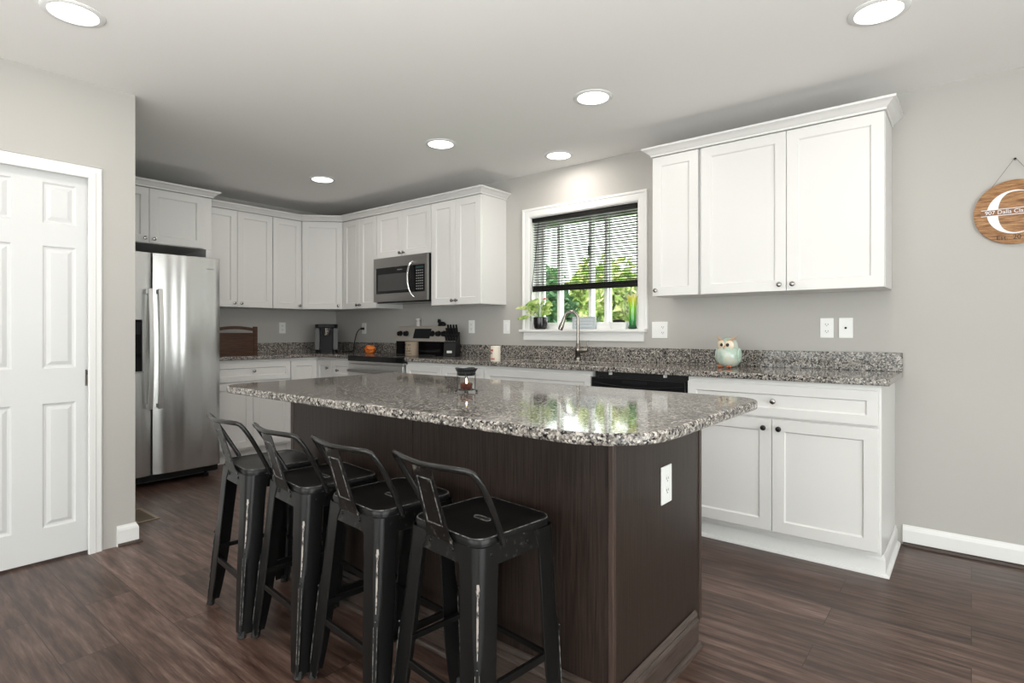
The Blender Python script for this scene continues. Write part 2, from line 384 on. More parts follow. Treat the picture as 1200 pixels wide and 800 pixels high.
# casing swept in the wall plane (normal +X); out = t x n
MB().sweep(CAS, [(XP, 0.355, 0), (XP, 0.355, 2.005), (XP, 0.955, 2.005), (XP, 0.955, 0)], (1, 0, 0)).build('door_casing', M_trim, dr)
def paneldoor():
    m = MB(); y0, y1, z0, z1 = 0.352, 0.953, 0.012, 1.992
    cols = [(0.46, 0.596), (0.712, 0.848)]; rows = [(0.172, 0.79), (0.965, 1.577), (1.69, 1.893)]
    ys = [y0, cols[0][0], cols[0][1], cols[1][0], cols[1][1], y1]; zs = [z0] + [q for r in rows for q in r] + [z1]
    on = {(i, j) for i in range(5) for j in range(7)} - {(i, j) for i in (1, 3) for j in (1, 3, 5)}
    xf = XP - .028; m.cells(ys, zs, on, xf - .035, xf, 'yzx')
    for a, b in cols:
        for c, d in rows:
            rings = [(0, 0), (0.008, -.007), (0.016, -.008), (0.034, -.001), (0.036, -.001)]
            vs = []
            for i, (ins, dx) in enumerate(rings):
                vs += [(xf + dx, a + ins, c + ins), (xf + dx, b - ins, c + ins), (xf + dx, b - ins, d - ins), (xf + dx, a + ins, d - ins)]
            fs = [(i * 4 + k, i * 4 + (k + 1) % 4, i * 4 + 4 + (k + 1) % 4, i * 4 + 4 + k) for i in range(len(rings) - 1) for k in range(4)]
            fs.append(tuple((len(rings) - 1) * 4 + k for k in range(4))); m.add(vs, fs)
    return m.build('door_panel', M_door, dr)
paneldoor()
m = MB(); xf = XP - .028
m.cells([0.886, 0.890, 0.916, 0.920], [0.868, 0.872, 0.948, 0.952], {(i, j) for i in range(3) for j in range(3)} - {(1, 1)}, xf - .001, xf + .0025, 'yzx')
m.box(xf - .0012, xf + .0003, 0.8905, 0.9155, 0.8725, 0.9475)
p = m.build('door_pull', M_bronze, dr); p['label'] = 'recessed metal flush pull'
MB().box(xf - .0002, xf + .0008, 0.893, 0.9135, 0.925, 0.9455).build('door_pull_shade', M_dark, p).name = 'painted_pull_shade'  # dark plate painting the shade at the top of the pull recess

# ------------------------------------------------------------------ kitchen window
wn = struct(D.objects.new('window_1', None)); COL.objects.link(wn)
Wc = [(0.0, 0), (0.0, 0.012), (0.012, 0.016), (0.050, 0.016), (0.055, 0.021), (0.068, 0.021), (0.072, 0.018), (0.072, 0)]
MB().sweep(Wc, [(WX1 + .004, YB, 1.166), (WX1 + .004, YB, WZ1 + .002), (WX0 - .004, YB, WZ1 + .002), (WX0 - .004, YB, 1.166)], (0, -1, 0)).build('window_casing', M_trim, wn)
MB().box(-2.905, -1.778, YB - .045, YB, 1.146, 1.166).box(WX0, WX1, YB, YB + .08, 1.1505, 1.166).build('window_sill', M_trim, wn, bevel=.004)
MB().sweep([(0, 0), (0.016, 0), (0.016, .045), (.011, .056), (.011, .066), (0, .066)], [(-2.876, YB, 1.08), (-1.80, YB, 1.08)], (0, 0, 1)).build('window_apron', M_trim, wn)
m = MB(); t = .004
m.box(WX0, WX0 + t, YB + .0, YB + .15, 1.166, WZ1).box(WX1 - t, WX1, YB, YB + .15, 1.166, WZ1).box(WX0 + t, WX1 - t, YB, YB + .15, WZ1 - t, WZ1)
m.build('window_jamb', M_trim, wn)
m = MB(); y0 = YB + .075
m.box(WX0 + t, WX1 - t, y0, y0 + .065, 1.166, 1.196).box(WX0 + t, WX1 - t, y0, y0 + .065, WZ1 - .045, WZ1 - t)
m.box(WX0 + t, WX0 + .030, y0, y0 + .065, 1.196, WZ1 - .045).box(WX1 - .030, WX1 - t, y0, y0 + .065, 1.196, WZ1 - .045)
m.build('window_frame', M_trim, wn, bevel=.002)
def sash(x0, x1, yy, lock=False):
    m = MB(); z0, z1 = 1.196, WZ1 - .045; bw = .026
    m.cells([x0, x0 + bw, x1 - bw, x1], [z0, z0 + bw, z1 - bw, z1], {(i, j) for i in range(3) for j in range(3)} - {(1, 1)}, yy, yy + .028, 'xzy')
    s_ = m.build('window_sash', M_trim, wn, bevel=.002)
    MB().box(x0 + bw, x1 - bw, yy + .012, yy + .016, z0 + bw, z1 - bw).build('window_pane', M_pane, s_)
    if lock: MB().box(x1 - .026, x1 - .010, yy - .014, yy, 1.735, 1.815).build('sash_lock', mat('lock_dark', (.06, .09, .07), .4), s_, bevel=.003)
sash(-2.783, -2.575, y0 + .034); sash(-2.605, -2.283, y0 + .004, True); sash(-2.309, -2.135, y0 + .034); sash(-2.170, -1.878, y0 + .004)

# ------------------------------------------------------------------ outdoors
struct(MB().box(-30, 12, 4.2, 40, -0.5, -0.4).build('ground', M_grass))
def shrub(x, y, r, h, m_leaf, label, n, lo=-0.3, group='shrubs outside the kitchen window'):
    e = thing('shrub', label, 'shrub', (x, y, -0.4), 0, group)
    rng = random.Random(int(x * 100 + y * 37)); m = MB()
    for _ in range(n):
        u = rng.random() ** 0.4; th = rng.random() * 2 * PI; ph = math.acos(2 * rng.random() - 1)
        lump = 1 + .22 * math.sin(3 * th + x) * math.sin(4 * ph + y)
        p = Vector((r * u * lump * math.sin(ph) * math.cos(th), r * u * lump * math.sin(ph) * math.sin(th), h / 2 + .1 + h / 2 * u * lump * math.cos(ph)))
        if p.z < .05: continue
        a = Vector((rng.uniform(-1, 1), rng.uniform(-1, 1), rng.uniform(-.6, 1))).normalized(); b = a.orthogonal().normalized()
        b.rotate(Matrix.Rotation(rng.random() * 6.28, 3, a)); cc = a.cross(b); L = rng.uniform(.06, .12); Wd = L * .5
        m.add([p - b * L, p - b * L * .2 + cc * Wd, p + b * L, p - b * L * .2 - cc * Wd], [(0, 1, 2, 3)])
    me = D.meshes.new('foliage'); me.from_pydata(m.v, [], m.f); me.materials.append(m_leaf)
    o = D.objects.new('foliage', me); COL.objects.link(o); o.parent = e
    t = MB()
    for k in range(4):
        a = k * 1.7; t.tube([(0, 0, 0), (.1 * math.cos(a), .1 * math.sin(a), h * .3), (r * .5 * math.cos(a), r * .5 * math.sin(a), h * .7)], [.05, .035, .012], 7)
    t.build('stems', M_bark, e)
shrub(-6.05, 8.3, .72, 2.60, M_leafB, 'dark green shrub seen through the first narrow pane of the window', 6500)
shrub(-4.25, 8.0, .74, 2.40, M_leafA, 'yellow green shrub seen beside the green vase', 6500)
shrub(-5.85, 10.1, .92, 2.85, M_leafA, 'tall yellow green shrub far back behind the middle panes', 8000)
shrub(-4.15, 6.4, .42, 1.45, M_leafB, 'small dark green shrub low in front of the hedge', 3000)
shrub(-3.15, 6.2, .42, 1.40, M_leafA, 'small low yellow green shrub in front of the hedge', 3000)

# ------------------------------------------------------------------ cabinets
FT = 0.02
def shaker(m, x0, x1, z0, z1, y, st=.057):
    st = min(st, (x1 - x0) * .3, (z1 - z0) * .3); yf = y - FT
    m.cells([x0, x0 + st, x1 - st, x1], [z0, z0 + st, z1 - st, z1], {(i, j) for i in range(3) for j in range(3)} - {(1, 1)}, yf, y, 'xzy')
    a, b, c, d = x0 + st, x1 - st, z0 + st, z1 - st; s_ = .006; r = .009
    vs = [(a, yf, c), (b, yf, c), (b, yf, d), (a, yf, d), (a + s_, yf + r, c + s_), (b - s_, yf + r, c + s_), (b - s_, yf + r, d - s_), (a + s_, yf + r, d - s_)]
    m.add(vs, [(0, 1, 5, 4), (1, 2, 6, 5), (2, 3, 7, 6), (3, 0, 4, 7), (4, 5, 6, 7)])
    return m
KNOBP = [(0.0085, 0), (0.0085, .002), (.0045, .004), (.004, .010), (.006, .013), (.0125, .016), (.0142, .020), (.013, .0245), (.007, .027), (0.0001, .0275)]
def knob(parent, x, y, z, dark=False):
    return MB().lathe(KNOBP, (x, y, z), 16, 'y').build('knob', M_dknob if dark else M_knob, parent, smooth=50)
def front(parent, kind, x0, x1, z0, z1, y, kn=None, dark=False, st=.057):
    o = shaker(MB(), x0, x1, z0, z1, y, st).build(kind, M_cab, parent, bevel=.0015, seg=1)
    if kn: knob(o, kn[0], y - FT, kn[1], dark)
    return o
def unit(name, label, cat, loc, rotz, W, Dp, z0, z1, fronts, group, kick=False, dark=False):
    e = thing(name, label, cat, loc, rotz, group)
    m = MB(); m.box(0.0005, W - .0005, 0, Dp, z0, z1)
    m.build('cabinet_body', M_cab, e, bevel=.001, seg=1)
    if kick: MB().box(0.0005, W - .0005, .06, Dp, 0.0, z0).build('toe_kick', M_cab, e)
    for f in fronts: front(e, *f[:5], 0, f[5] if len(f) > 5 else None, dark, *(f[6:7]))
    return e
g = .003
UD = .305; UZ0, UZ1 = 1.375, 2.262
WB = YB - UD - .001
GW = 'white wall cabinets'; GB = 'white base cabinets'
def wallcab(label, x0, W, doors, rotz=0, y=None, z0=UZ0, z1=UZ1, Dp=UD, loc=None, dark=False):
    return unit('wall_cabinet', label, 'cabinet', loc or (x0, WB, 0), rotz, W, Dp, z0, z1, doors, GW, dark=dark)
kz = UZ0 + .035
# right of the window
wallcab('narrow white wall cabinet with one door, beside the window', -1.590, .302, [('door', g, .302 - g, UZ0, UZ1 - .004, (.030, kz))])
wallcab('wide white two-door wall cabinet above the owl figurine', -1.287, .951, [('door', g + .012, .4915, UZ0, UZ1 - .004, (.4915 - .032, kz)), ('door', .4945, .951 - g, UZ0, UZ1 - .004, (.4945 + .032, kz))], dark=False)
# range wall
wallcab('white two-door wall cabinet between the microwave and the window', -3.655, .585, [('door', g, .291, UZ0, UZ1 - .004, (.291 - .022, kz)), ('door', .294, .585 - g, UZ0, UZ1 - .004, (.294 + .022, kz))])
wallcab('short white two-door wall cabinet above the microwave', -4.413, .757, [('door', g, .377, 1.84, UZ1 - .004, (.377 - .022, 1.87)), ('door', .380, .757 - g, 1.84, UZ1 - .004, (.380 + .022, 1.87))], z0=1.838)
wallcab('white two-door wall cabinet between the microwave and the corner', -4.958, .544, [('door', g, .2705, UZ0, UZ1 - .004, (.2705 - .022, kz)), ('door', .2735, .544 - g, UZ0, UZ1 - .004, (.2735 + .022, kz))])
# left wall (rotated: local x -> +Y, local -y -> +X)
LB = XL + UD + .001
wallcab('narrow white single-door wall cabinet beside the corner, on the fridge wall', 0, .303, [('door', g, .303 - g, UZ0, UZ1 - .004, (.303 - .03, kz))], PI / 2, loc=(LB, 2.794, 0))
wallcab('white two-door wall cabinet next to the fridge surround', 0, .682, [('door', g, .3395, UZ0, UZ1 - .004, (.3395 - .03, kz)), ('door', .3425, .682 - g, UZ0, UZ1 - .004, (.3425 + .03, kz))], PI / 2, loc=(LB, 2.111, 0))
# diagonal corner cabinet
e = thing('corner_wall_cabinet', 'white wall cabinet set diagonally across the corner above the coffee maker', 'cabinet', (LB, 3.098, 0), 0, GW)
cx, cy = -4.960 - LB, WB - 3.098      # second diagonal end in local coords
MB().prism([(0, 0), (cx, cy), (cx, cy + UD), (XL - LB + .002, cy + UD), (XL - LB + .002, 0)], UZ0, UZ1).build('cabinet_body', M_cab, e)
L = math.hypot(cx, cy); a = math.atan2(cy, cx)
d = shaker(MB(), .02, L - .02, UZ0, UZ1 - .004, 0).build('door', M_cab, e, bevel=.0015, seg=1); d.rotation_euler = (0, 0, a)
knob(d, L - .055, -FT, kz)
# above the fridge
FX = -4.93
e = unit('wall_cabinet', 'deep white two-door cabinet above the refrigerator', 'cabinet', (FX - FT, YP + .002, 0), PI / 2, .993, FX - FT - XL - .001, 1.832, UZ1,
     [('door', .06, .521, 1.836, UZ1 - .004, (.521 - .03, 1.868)), ('door', .524, .925, 1.836, UZ1 - .004, (.524 + .03, 1.868))], GW)
pnl = MB().box(XL + .001, FX - FT, 2.055, 2.098, 0, 1.8315).build('fridge_side_panel', M_cab); tag(pnl, 'tall white side panel between the refrigerator and the base cabinets', 'panel')
# crown mouldings (world space)
CR = [(0, 2.263), (.006, 2.263), (.008, 2.274), (.014, 2.278), (.030, 2.294), (.043, 2.302), (.050, 2.304), (.052, 2.3155), (.0, 2.3155)]
def crown(label, path):
    o = MB().sweep(CR, [(x, y, 0) for x, y in path], (0, 0, 1)).build('crown_molding', M_cab); tag(o, label, 'molding', 'white crown mouldings on the cabinets'); return o
yf = WB - FT; xfL = LB + FT
# for out = t x up to point outwards: travel in +X has out -Y ; travel +Y has out +X
crown('white crown moulding on the two cabinets beside the window, above the owl', [(-1.590, YB - .001), (-1.590, yf), (-0.336, yf), (-0.336, YB - .001)])
ux, uy = math.cos(a), math.sin(a); ox, oy = uy * FT, -ux * FT
d0 = (LB + ox, 3.098 + oy)
# intersections of the diagonal front with the two straight fronts
ty = (yf - d0[1]) / uy; tx = (xfL - d0[0]) / ux
pA = (xfL, d0[1] + uy * tx); pB = (d0[0] + ux * ty, yf)
crown('long white crown moulding wrapping the corner cabinets to the window side', [(xfL, 2.112), pA, pB, (-3.070, yf), (-3.070, YB - .001)])
crown('white crown moulding on the deep cabinet above the refrigerator', [(FX, YP + .002), (FX, 2.0985), (xfL + .0545, 2.0985)])

# base cabinets
BD = YB - 3.11; BZ0, BZ1 = .105, .90
def basecab(label, x0, W, fronts, rotz=0, loc=None, dark=False, z0=BZ0, Dp=None, z1=BZ1):
    return unit('base_cabinet', label, 'cabinet', loc or (x0, 3.11, 0), rotz, W, (Dp or BD) - .001, z0, z1, fronts, GB, kick=True, dark=dark)
dz0, dz1, wz0, wz1 = .126, .700, .712, .874
e = basecab('white base cabinet with one wide drawer over two doors, below the owl', -1.240, .918, [
    ('door', g, .4435, dz0, dz1, (.4435 - .035, dz1 - .045)), ('door', .4465, .906, dz0, dz1, (.4465 + .035, dz1 - .045))], dark=True)
front(e, 'drawer', g, .906, wz0, wz1, 0, (.455, .793), False, .045)
e = basecab('white sink base cabinet under the faucet', -2.773, .908, [('door', g, .4525, dz0, dz1, (.42, dz1 - .045)), ('door', .4555, .908 - g, dz0, dz1, (.49, dz1 - .045)), ('drawer_front', g, .908 - g, wz0, wz1, None, .045)], z1=.690)
MB().box(.0005, .9075, 0, .019, .6905, .8995).box(.0005, .018, .019, BD - .001, .6905, .8995).box(.89, .9075, .019, BD - .001, .6905, .8995).build('face_frame', M_cab, e)
basecab('white base cabinet with drawer, directly beside the sink base', -3.221, .447, [('door', g, .447 - g, dz0, dz1, (.04, dz1 - .045)), ('drawer', g, .447 - g, wz0, wz1, None, .045)])
basecab('white base cabinet with drawer, directly beside the range', -3.643, .421, [('door', g, .421 - g, dz0, dz1, (.04, dz1 - .045)), ('drawer', g, .421 - g, wz0, wz1, None, .045)])
e = basecab('slim white base cabinet between the range and the corner', -4.705, .292, [('door', g, .292 - g, dz0, dz1, (.04, dz1 - .045))])
front(e, 'drawer', g, .292 - g, wz0, wz1, 0, (.10, .785), False, .045)
# corner cabinet: L-shaped
e = thing('corner_base_cabinet', 'white L-shaped corner base cabinet under the coffee maker', 'cabinet', (0, 0, 0), 0, GB)
MB().cells([XL + .001, -4.975, -4.7065], [2.815, 3.11, YB - .001], {(0, 0), (0, 1), (1, 1)}, BZ0, BZ1).build('cabinet_body', M_cab, e)
MB().cells([XL + .001, -5.03, -4.7065], [2.815, 3.17, YB - .001], {(0, 0), (0, 1), (1, 1)}, 0, BZ0).build('toe_kick', M_cab, e)
o = front(e, 'door', .004, .263, dz0, wz1, 0, (.20, .80), False, .05); o.location = (-4.975, 3.11, 0)
o = shaker(MB(), .004, .272, dz0, wz1, 0, .05).build('door', M_cab, e, bevel=.0015, seg=1); o.rotation_euler = (0, 0, PI / 2); o.location = (-4.975, 2.815, 0)
e = basecab('white base cabinet with one wide drawer over two doors, beside the refrigerator', 0, .714, [
    ('door', g, .3555, dz0, dz1, (.32, dz1 - .045)), ('door', .3585, .711, dz0, dz1, (.395, dz1 - .045))], PI / 2, loc=(-4.975, 2.100, 0), Dp=-4.975 - XL)
front(e, 'drawer', g, .711, wz0, wz1, 0, (.36, .80), False, .045)
# white base trim round the exposed end of the run
KB = [(0, 0), (.010, 0), (.010, .075), (.006, .09), (.003, .098), (0, .098)]
o = MB().sweep(KB, [(-1.235, 3.168, 0), (-0.3215, 3.168, 0), (-0.3215, YB - .0005, 0)], (0, 0, 1))
o.sweep([(.010, 0), (.026, 0), (.025, .008), (.020, .014), (.014, .017), (.010, .017)], [(-1.235, 3.168, 0), (-0.3215, 3.168, 0), (-0.3215, YB - .015, 0)], (0, 0, 1))
struct(o.build('trim_3', M_trim))

# ------------------------------------------------------------------ counters
CT0, CT1 = .9005, .932
def bev(o, wd=.006): 
    b = o.modifiers.new('edge', 'BEVEL'); b.width = wd; b.segments = 3; b.limit_method = 'ANGLE'; b.angle_limit = R(40)
e = thing('countertop', 'speckled grey granite countertop with the sink and faucet', 'countertop', (0, 0, 0))
SX0, SX1, SY0, SY1 = -2.68, -1.98, 3.19, 3.56
o = MB().cells([-3.643, SX0, SX1, -0.287], [3.073, SY0, SY1, YB - .001], {(i, j) for i in range(3) for j in range(3)} - {(1, 1)}, CT0, CT1).build('counter_slab', M_gran, e); bev(o)
o = MB().box(-3.643, -0.2865, YB - .021, YB - .001, CT1, 1.034).build('backsplash', M_gran, e); bev(o, .002)
e = thing('countertop', 'L-shaped speckled granite countertop holding the coffee maker, in the corner', 'countertop', (0, 0, 0))
o = MB().cells([XL + .001, -4.935, -4.413], [2.100, 3.073, YB - .001], {(0, 0), (0, 1), (1, 1)}, CT0, CT1).build('counter_slab', M_gran, e); bev(o)
m = MB(); m.box(XL + .001, XL + .021, 2.100, YB - .001, CT1, 1.034).box(XL + .021, -4.413, YB - .021, YB - .001, CT1, 1.034)
m.build('backsplash', M_gran, e)
# sink
M_sink = mat('sink_steel', (.45, .45, .45), .3, 1.0)
e = thing('kitchen_sink', 'stainless undermount sink sunk in the granite counter below the window', 'sink', (0, 0, 0))
m = MB(); d_ = .20
m.box(SX0 - .012, SX0, SY0 - .012, SY1 + .012, CT0 - d_, CT0 - .001).box(SX1, SX1 + .012, SY0 - .012, SY1 + .012, CT0 - d_, CT0 - .001)
m.box(SX0, SX1, SY0 - .012, SY0, CT0 - d_, CT0 - .001).box(SX0, SX1, SY1, SY1 + .012, CT0 - d_, CT0 - .001).box(SX0, SX1, SY0, SY1, CT0 - d_, CT0 - d_ + .01)
m.build('sink_basin', M_sink, e)
MB().lathe([(.04, 0), (.04, .004), (.03, .004), (.028, .001)], ((SX0 + SX1) / 2, (SY0 + SY1) / 2, CT0 - d_ + .01), 20).build('drain', M_chrome, e)
# faucet
e = thing('kitchen_faucet', 'brushed nickel gooseneck faucet with pull-down spray head, in front of the window', 'faucet', (-2.295, 3.615, CT1))
MB().lathe([(.028, 0), (.028, .006), (.022, .010), (.020, .06), (.021, .062), (.021, .10), (.017, .105), (.014, .13)], n=20).build('faucet_body', M_nickel, e, smooth=40)
pts = [Vector((0, 0, .12)), Vector((0, 0, .312))]; rr = .052
dirv = Vector((-.90, -.42, 0)).normalized()
for i in range(1, 13):
    a_ = PI * .93 * i / 12; pts.append(dirv * (rr * (1 - math.cos(a_))) + Vector((0, 0, .312 + rr * 1.05 * math.sin(a_))))
end = pts[-1]; tdir = (pts[-1] - pts[-2]).normalized()
MB().tube(pts, .0115, 12).build('gooseneck', M_nickel, e, smooth=50)
MB().tube([end, end + tdir * .02, end + tdir * .075, end + tdir * .095], [.0125, .014, .019, .018], 14).build('spray_head', M_nickel, e, smooth=50)
MB().tube([end + tdir * .095, end + tdir * .100], [.0165, .0165], 14).build('spray_nozzle', M_bplas, e)
h = MB().tube([(.018, 0, .075), (.060, .004, .078), (.080, .006, .08)], [.018, .019, .014], 12).tube([(.074, .005, .082), (.080, .005, .12), (.084, .005, .150)], [.007, .0055, .005], 8).build('lever_handle', M_nickel, e, smooth=50)

# ------------------------------------------------------------------ island
e = thing('kitchen_island', 'dark stained wood island body standing behind the four stools', 'island', (0, 0, 0))
IX0, IX1, IY0, IY1, IZ = -2.52, -.790, 1.430, 2.110, .8775
ZZ = .0
MB().box(IX0 + .012, IX1 - .012, IY0 + .012, IY1 - .06, 0, IZ).build('island_core', M_stain, e)
for a0, a1 in ((IX0 + .022, -1.652), (-1.648, IX1 - .018)):
    MB().box(a0, a1, IY0 + .004, IY0 + .012, .0, IZ - .001).build('front_panel', M_stain, e)
MB().box(IX1 - .012, IX1 - .004, IY0 + .018, IY1 - .022, .0, IZ - .001).build('end_panel', M_stain, e)
MB().box(IX0 + .004, IX0 + .012, IY0 + .018, IY1 - .022, .0, IZ - .001).build('end_panel', M_stain, e)
for (x0, x1, y0_, y1_) in ((IX0, IX0 + .022, IY0, IY0 + .018), (IX1 - .018, IX1, IY0, IY0 + .018)):
    MB().box(x0, x1, y0_, y1_, 0, IZ).build('corner_post', M_post, e, bevel=.003)
MB().box(IX1 - .022, IX1, IY1 - .022, IY1, .07, IZ).build('corner_post', M_post, e, bevel=.002)
IB = [(0, 0), (.014, 0), (.014, .080), (.020, .086), (.018, .096), (.010, .104), (.012, .112), (.006, .122), (0, .126)]
pth = [(IX0, IY1 - .07, 0), (IX0, IY0, 0), (IX1, IY0, 0), (IX1, IY1 - .07, 0)]
MB().sweep(IB, pth, (0, 0, 1)).build('base_molding', M_stain2, e)
MB().sweep([(.014, 0), (.032, 0), (.031, .008), (.026, .015), (.019, .018), (.014, .018)], pth, (0, 0, 1)).build('shoe_molding', M_stain2, e, smooth=40)
cabx = [IX0 + .03, -1.95, -1.38, IX1 - .03]
for k in range(3):
    MB().box(cabx[k] + .003, cabx[k + 1] - .003, IY1 - .06, IY1 - .038, .12, IZ - .02).build('door', M_stain, e, bevel=.002)
m = MB(); poly = rrect(-1.611, 1.655, 1.034, .51, [.115, .09, .12, .205], 10)
m.prism(poly, .878, .9085); top = m.build('island_countertop', M_gran, smooth=50); tag(top, 'large speckled granite island top with rounded corners', 'countertop')
b = top.modifiers.new('edge', 'BEVEL'); b.width = .007; b.segments = 3; b.limit_method = 'ANGLE'; b.angle_limit = R(50)

# ------------------------------------------------------------------ outlets
def plate(name, label, cat, loc, rotz, kind='duplex', Wd=.070, Hd=.115, grp='white outlets and switches'):
    e = thing(name, label, cat, loc, rotz, grp)          # local: plate in XZ plane, facing -Y
    MB().box(-Wd / 2, Wd / 2, -.005, 0, -Hd / 2, Hd / 2).build('cover_plate', M_plate, e, bevel=.002)
    def duplex(x):
        for s in (-1, 1):
            o = MB().prism(rrect(x, s * .0195, .0165, .0135, .006, 4), 0, .0015).build('socket', M_plate, e)
            o.rotation_euler = (R(90), 0, 0); o.location = (0, -.005, 0)
            q = MB(); q.box(x - .008, x - .0055, -.0072, -.0064, s * .0195 - .002, s * .0195 + .006).box(x + .0055, x + .008, -.0072, -.0064, s * .0195 - .002, s * .0195 + .006)
            q.box(x - .002, x + .002, -.0072, -.0064, s * .0195 - .009, s * .0195 - .005).build('slots', M_slot, e)
    if kind == 'duplex': duplex(0)
    elif kind == 'combo':
        duplex(.024); MB().box(-.028, -.020, -.013, -.005, -.006, .010).build('toggle', M_plate, e, bevel=.001)
        MB().box(-.030, -.018, -.0062, -.005, -.013, .013).build('toggle_frame', M_plate, e)
    elif kind == 'coax': MB().lathe([(.006, 0), (.006, .004), (.0035, .006), (.0035, .011), (.0001, .011)], (0, -.005, 0), 12, 'y').build('jack', M_bplas, e)
    elif kind == 'rocker': MB().box(-.0165, .0165, -.008, -.005, -.033, .033).build('rocker', M_plate, e, bevel=.0015)
    return e
yw = YB - .0002
plate('wall_outlet', 'white double socket outlet above the counter beside the cable jack', 'outlet', (-.652, yw, 1.170), 0)
plate('cable_jack', 'white cable jack plate with a black centre connector', 'outlet', (-.556, yw, 1.170), 0, 'coax')
plate('light_switch', 'wide white plate with toggle switch and sockets, beside the window', 'switch', (-1.684, yw, 1.160), 0, 'combo', .116)
plate('wall_outlet', 'white plate between the window and the striped can, nearest the window plant', 'outlet', (-3.068, yw, 1.188), 0, 'rocker')
plate('wall_outlet', 'white plate on the wall above the knife block side of the counter', 'outlet', (-3.474, yw, 1.192), 0)
plate('wall_outlet', 'white outlet with a black plug in it, beside the coffee maker', 'outlet', (-5.047, yw, 1.182), 0)
plate('wall_outlet', 'white outlet on the fridge-side wall above the backsplash', 'outlet', (XL + .0002, 3.068, 1.187), PI / 2)
plate('island_outlet', 'white outlet on the dark end of the island', 'outlet', (IX1 - .0035, 1.792, .640), PI / 2, 'duplex', .080, .125)

# ------------------------------------------------------------------ ceiling lights
M_lens = mat('lit_lens', (1, 1, 1), .5, emit=(1, .97, .92), es=6.0)
M_ctrim = mat('lamp_trim', (.80, .80, .79), .5)
cans = [(-2.82, .66, 'white recessed ceiling light near the pantry wall'), (-.29, 2.70, 'white recessed ceiling light in front of the double wall cabinet'),
        (-1.617, 2.70, 'white recessed ceiling light above the dishwasher side of the island'), (-2.83, 2.71, 'white recessed ceiling light in front of the cabinet beside the microwave'),
        (-2.344, 3.43, 'white recessed ceiling light above the sink'), (-4.267, 2.71, 'white recessed ceiling light nearest the refrigerator')]
first = None
for x, y, lab in cans:
    if first is None:
        e = thing('ceiling_light', lab, 'light', (x, y, H), 0, 'recessed ceiling lights'); first = e
        MB().lathe([(.108, 0), (.108, -.003), (.104, -.006), (.086, -.007), (.083, -.003), (.083, 0)], n=40).build('trim_ring', M_ctrim, e, smooth=40)
        MB().lathe([(.083, -.0005), (.083, -.004), (.0001, -.0045)], n=40).build('lens', M_lens, e)
        l = D.lights.new('lamp', 'AREA'); l.shape = 'DISK'; l.size = .165; l.energy = CAN_W; l.color = (1, .93, .85)
        lo = D.objects.new('lamp', l); COL.objects.link(lo); lo.parent = e; lo.location = (0, 0, -.012)
    else:
        e = copy_tree(first); e.location = (x, y, H); e['label'] = lab

# ------------------------------------------------------------------ refrigerator
e = thing('refrigerator', 'stainless side-by-side refrigerator with two curved handles', 'refrigerator', (0, 0, 0))
FX1 = -4.65; FY0, FY1, FS = 1.125, 2.045, 1.560; FZ0, FZ1 = .095, 1.727
MB().box(XL + .03, -4.74, FY0 + .005, FY1 - .002, .03, 1.70).build('fridge_body', mat('fridge_case', (.12, .12, .12), .5), e)
def fdoor(y0, y1):
    m = MB(); N = 14; vs = []
    prof = []
    for i in range(N + 1):
        t_ = i / N; y = y0 + (y1 - y0) * t_
        ed = min(t_, 1 - t_) * (y1 - y0); rr = .012
        x = -.012 * (2 * t_ - 1) ** 2
        prof.append((FX1 + x - (0 if ed > rr else (rr - math.sqrt(max(0, rr * rr - (rr - ed) ** 2)))), y))
    poly = prof + [(-4.735, y1), (-4.735, y0)]
    m.prism(poly, FZ0, FZ1); return m
fr = fdoor(FS + .005, FY1).build('fridge_door', M_steel, e, smooth=30, bevel=.002)
fz = fdoor(FY0, FS - .005).build('freezer_door', M_steel, e, smooth=30, bevel=.002)
M_hand = mat('handle_steel', (.62, .62, .61), .38, 1.0)
def fhandle(par, yc):
    m = MB(); N = 16; vs = []; fs = []
    z0, z1 = .585, 1.462
    for i in range(N + 1):
        t_ = i / N; z = z0 + (z1 - z0) * t_; xo = FX1 + .035 + .030 * math.sin(PI * t_)
        for dx, dy in ((0, -.017), (0, .017), (.012, .014), (.012, -.014)): vs.append((xo + dx, yc + dy, z))
    for i in range(N):
        for k in range(4): fs.append((i * 4 + k, i * 4 + (k + 1) % 4, i * 4 + 4 + (k + 1) % 4, i * 4 + 4 + k))
    fs += [(3, 2, 1, 0), tuple(N * 4 + k for k in range(4))]; m.add(vs, fs)
    for z in (z0 + .02, z1 - .02): m.box(FX1 - .012, FX1 + .04, yc - .012, yc + .012, z - .016, z + .016)
    m.build('handle', M_hand, par, bevel=.003)
fhandle(fr, FS + .036); fhandle(fz, FS - .030)
m = MB(); yc0, yc1 = 1.20, 1.492
m.box(FX1 - .006, FX1 + .004, yc0, yc1, .86, 1.235); dsp = m.build('dispenser', M_glassblk, fz, bevel=.003)
MB().box(FX1 + .004, FX1 + .006, yc0 + .02, yc1 - .012, 1.13, 1.215).build('dispenser_controls', M_bplas, dsp)
MB().box(FX1 + .002, FX1 + .014, yc0, yc1 + .004, .85, .862).build('dispenser_tray', M_steel2, dsp)
m = MB(); m.box(-4.80, -4.70, FY0 + .01, FY1 - .005, .045, .088)
for k in range(3): m.box(-4.70, -4.697, FY0 + .02, FY1 - .12, .052 + k * .011, .057 + k * .011)
m.box(-4.70, -4.692, FY1 - .10, FY1 - .01, .050, .085)
m.build('kick_grille', M_bplas, e)
for y in (FY0 + .08, FY1 - .08): MB().lathe([(.022, 0), (.022, .025), (.012, .03), (.012, .046)], (-4.74, y, 0), 12).build('levelling_foot', M_bplas, e)
m = MB()
for k in range(7): m.box(FX1 - .0052, FX1 - .0036, 1.905 + k * .0125, 1.913 + k * .0125, 1.634, 1.643)
m.build('badge', mat('badge_grey', (.3, .3, .3), .4), fr)

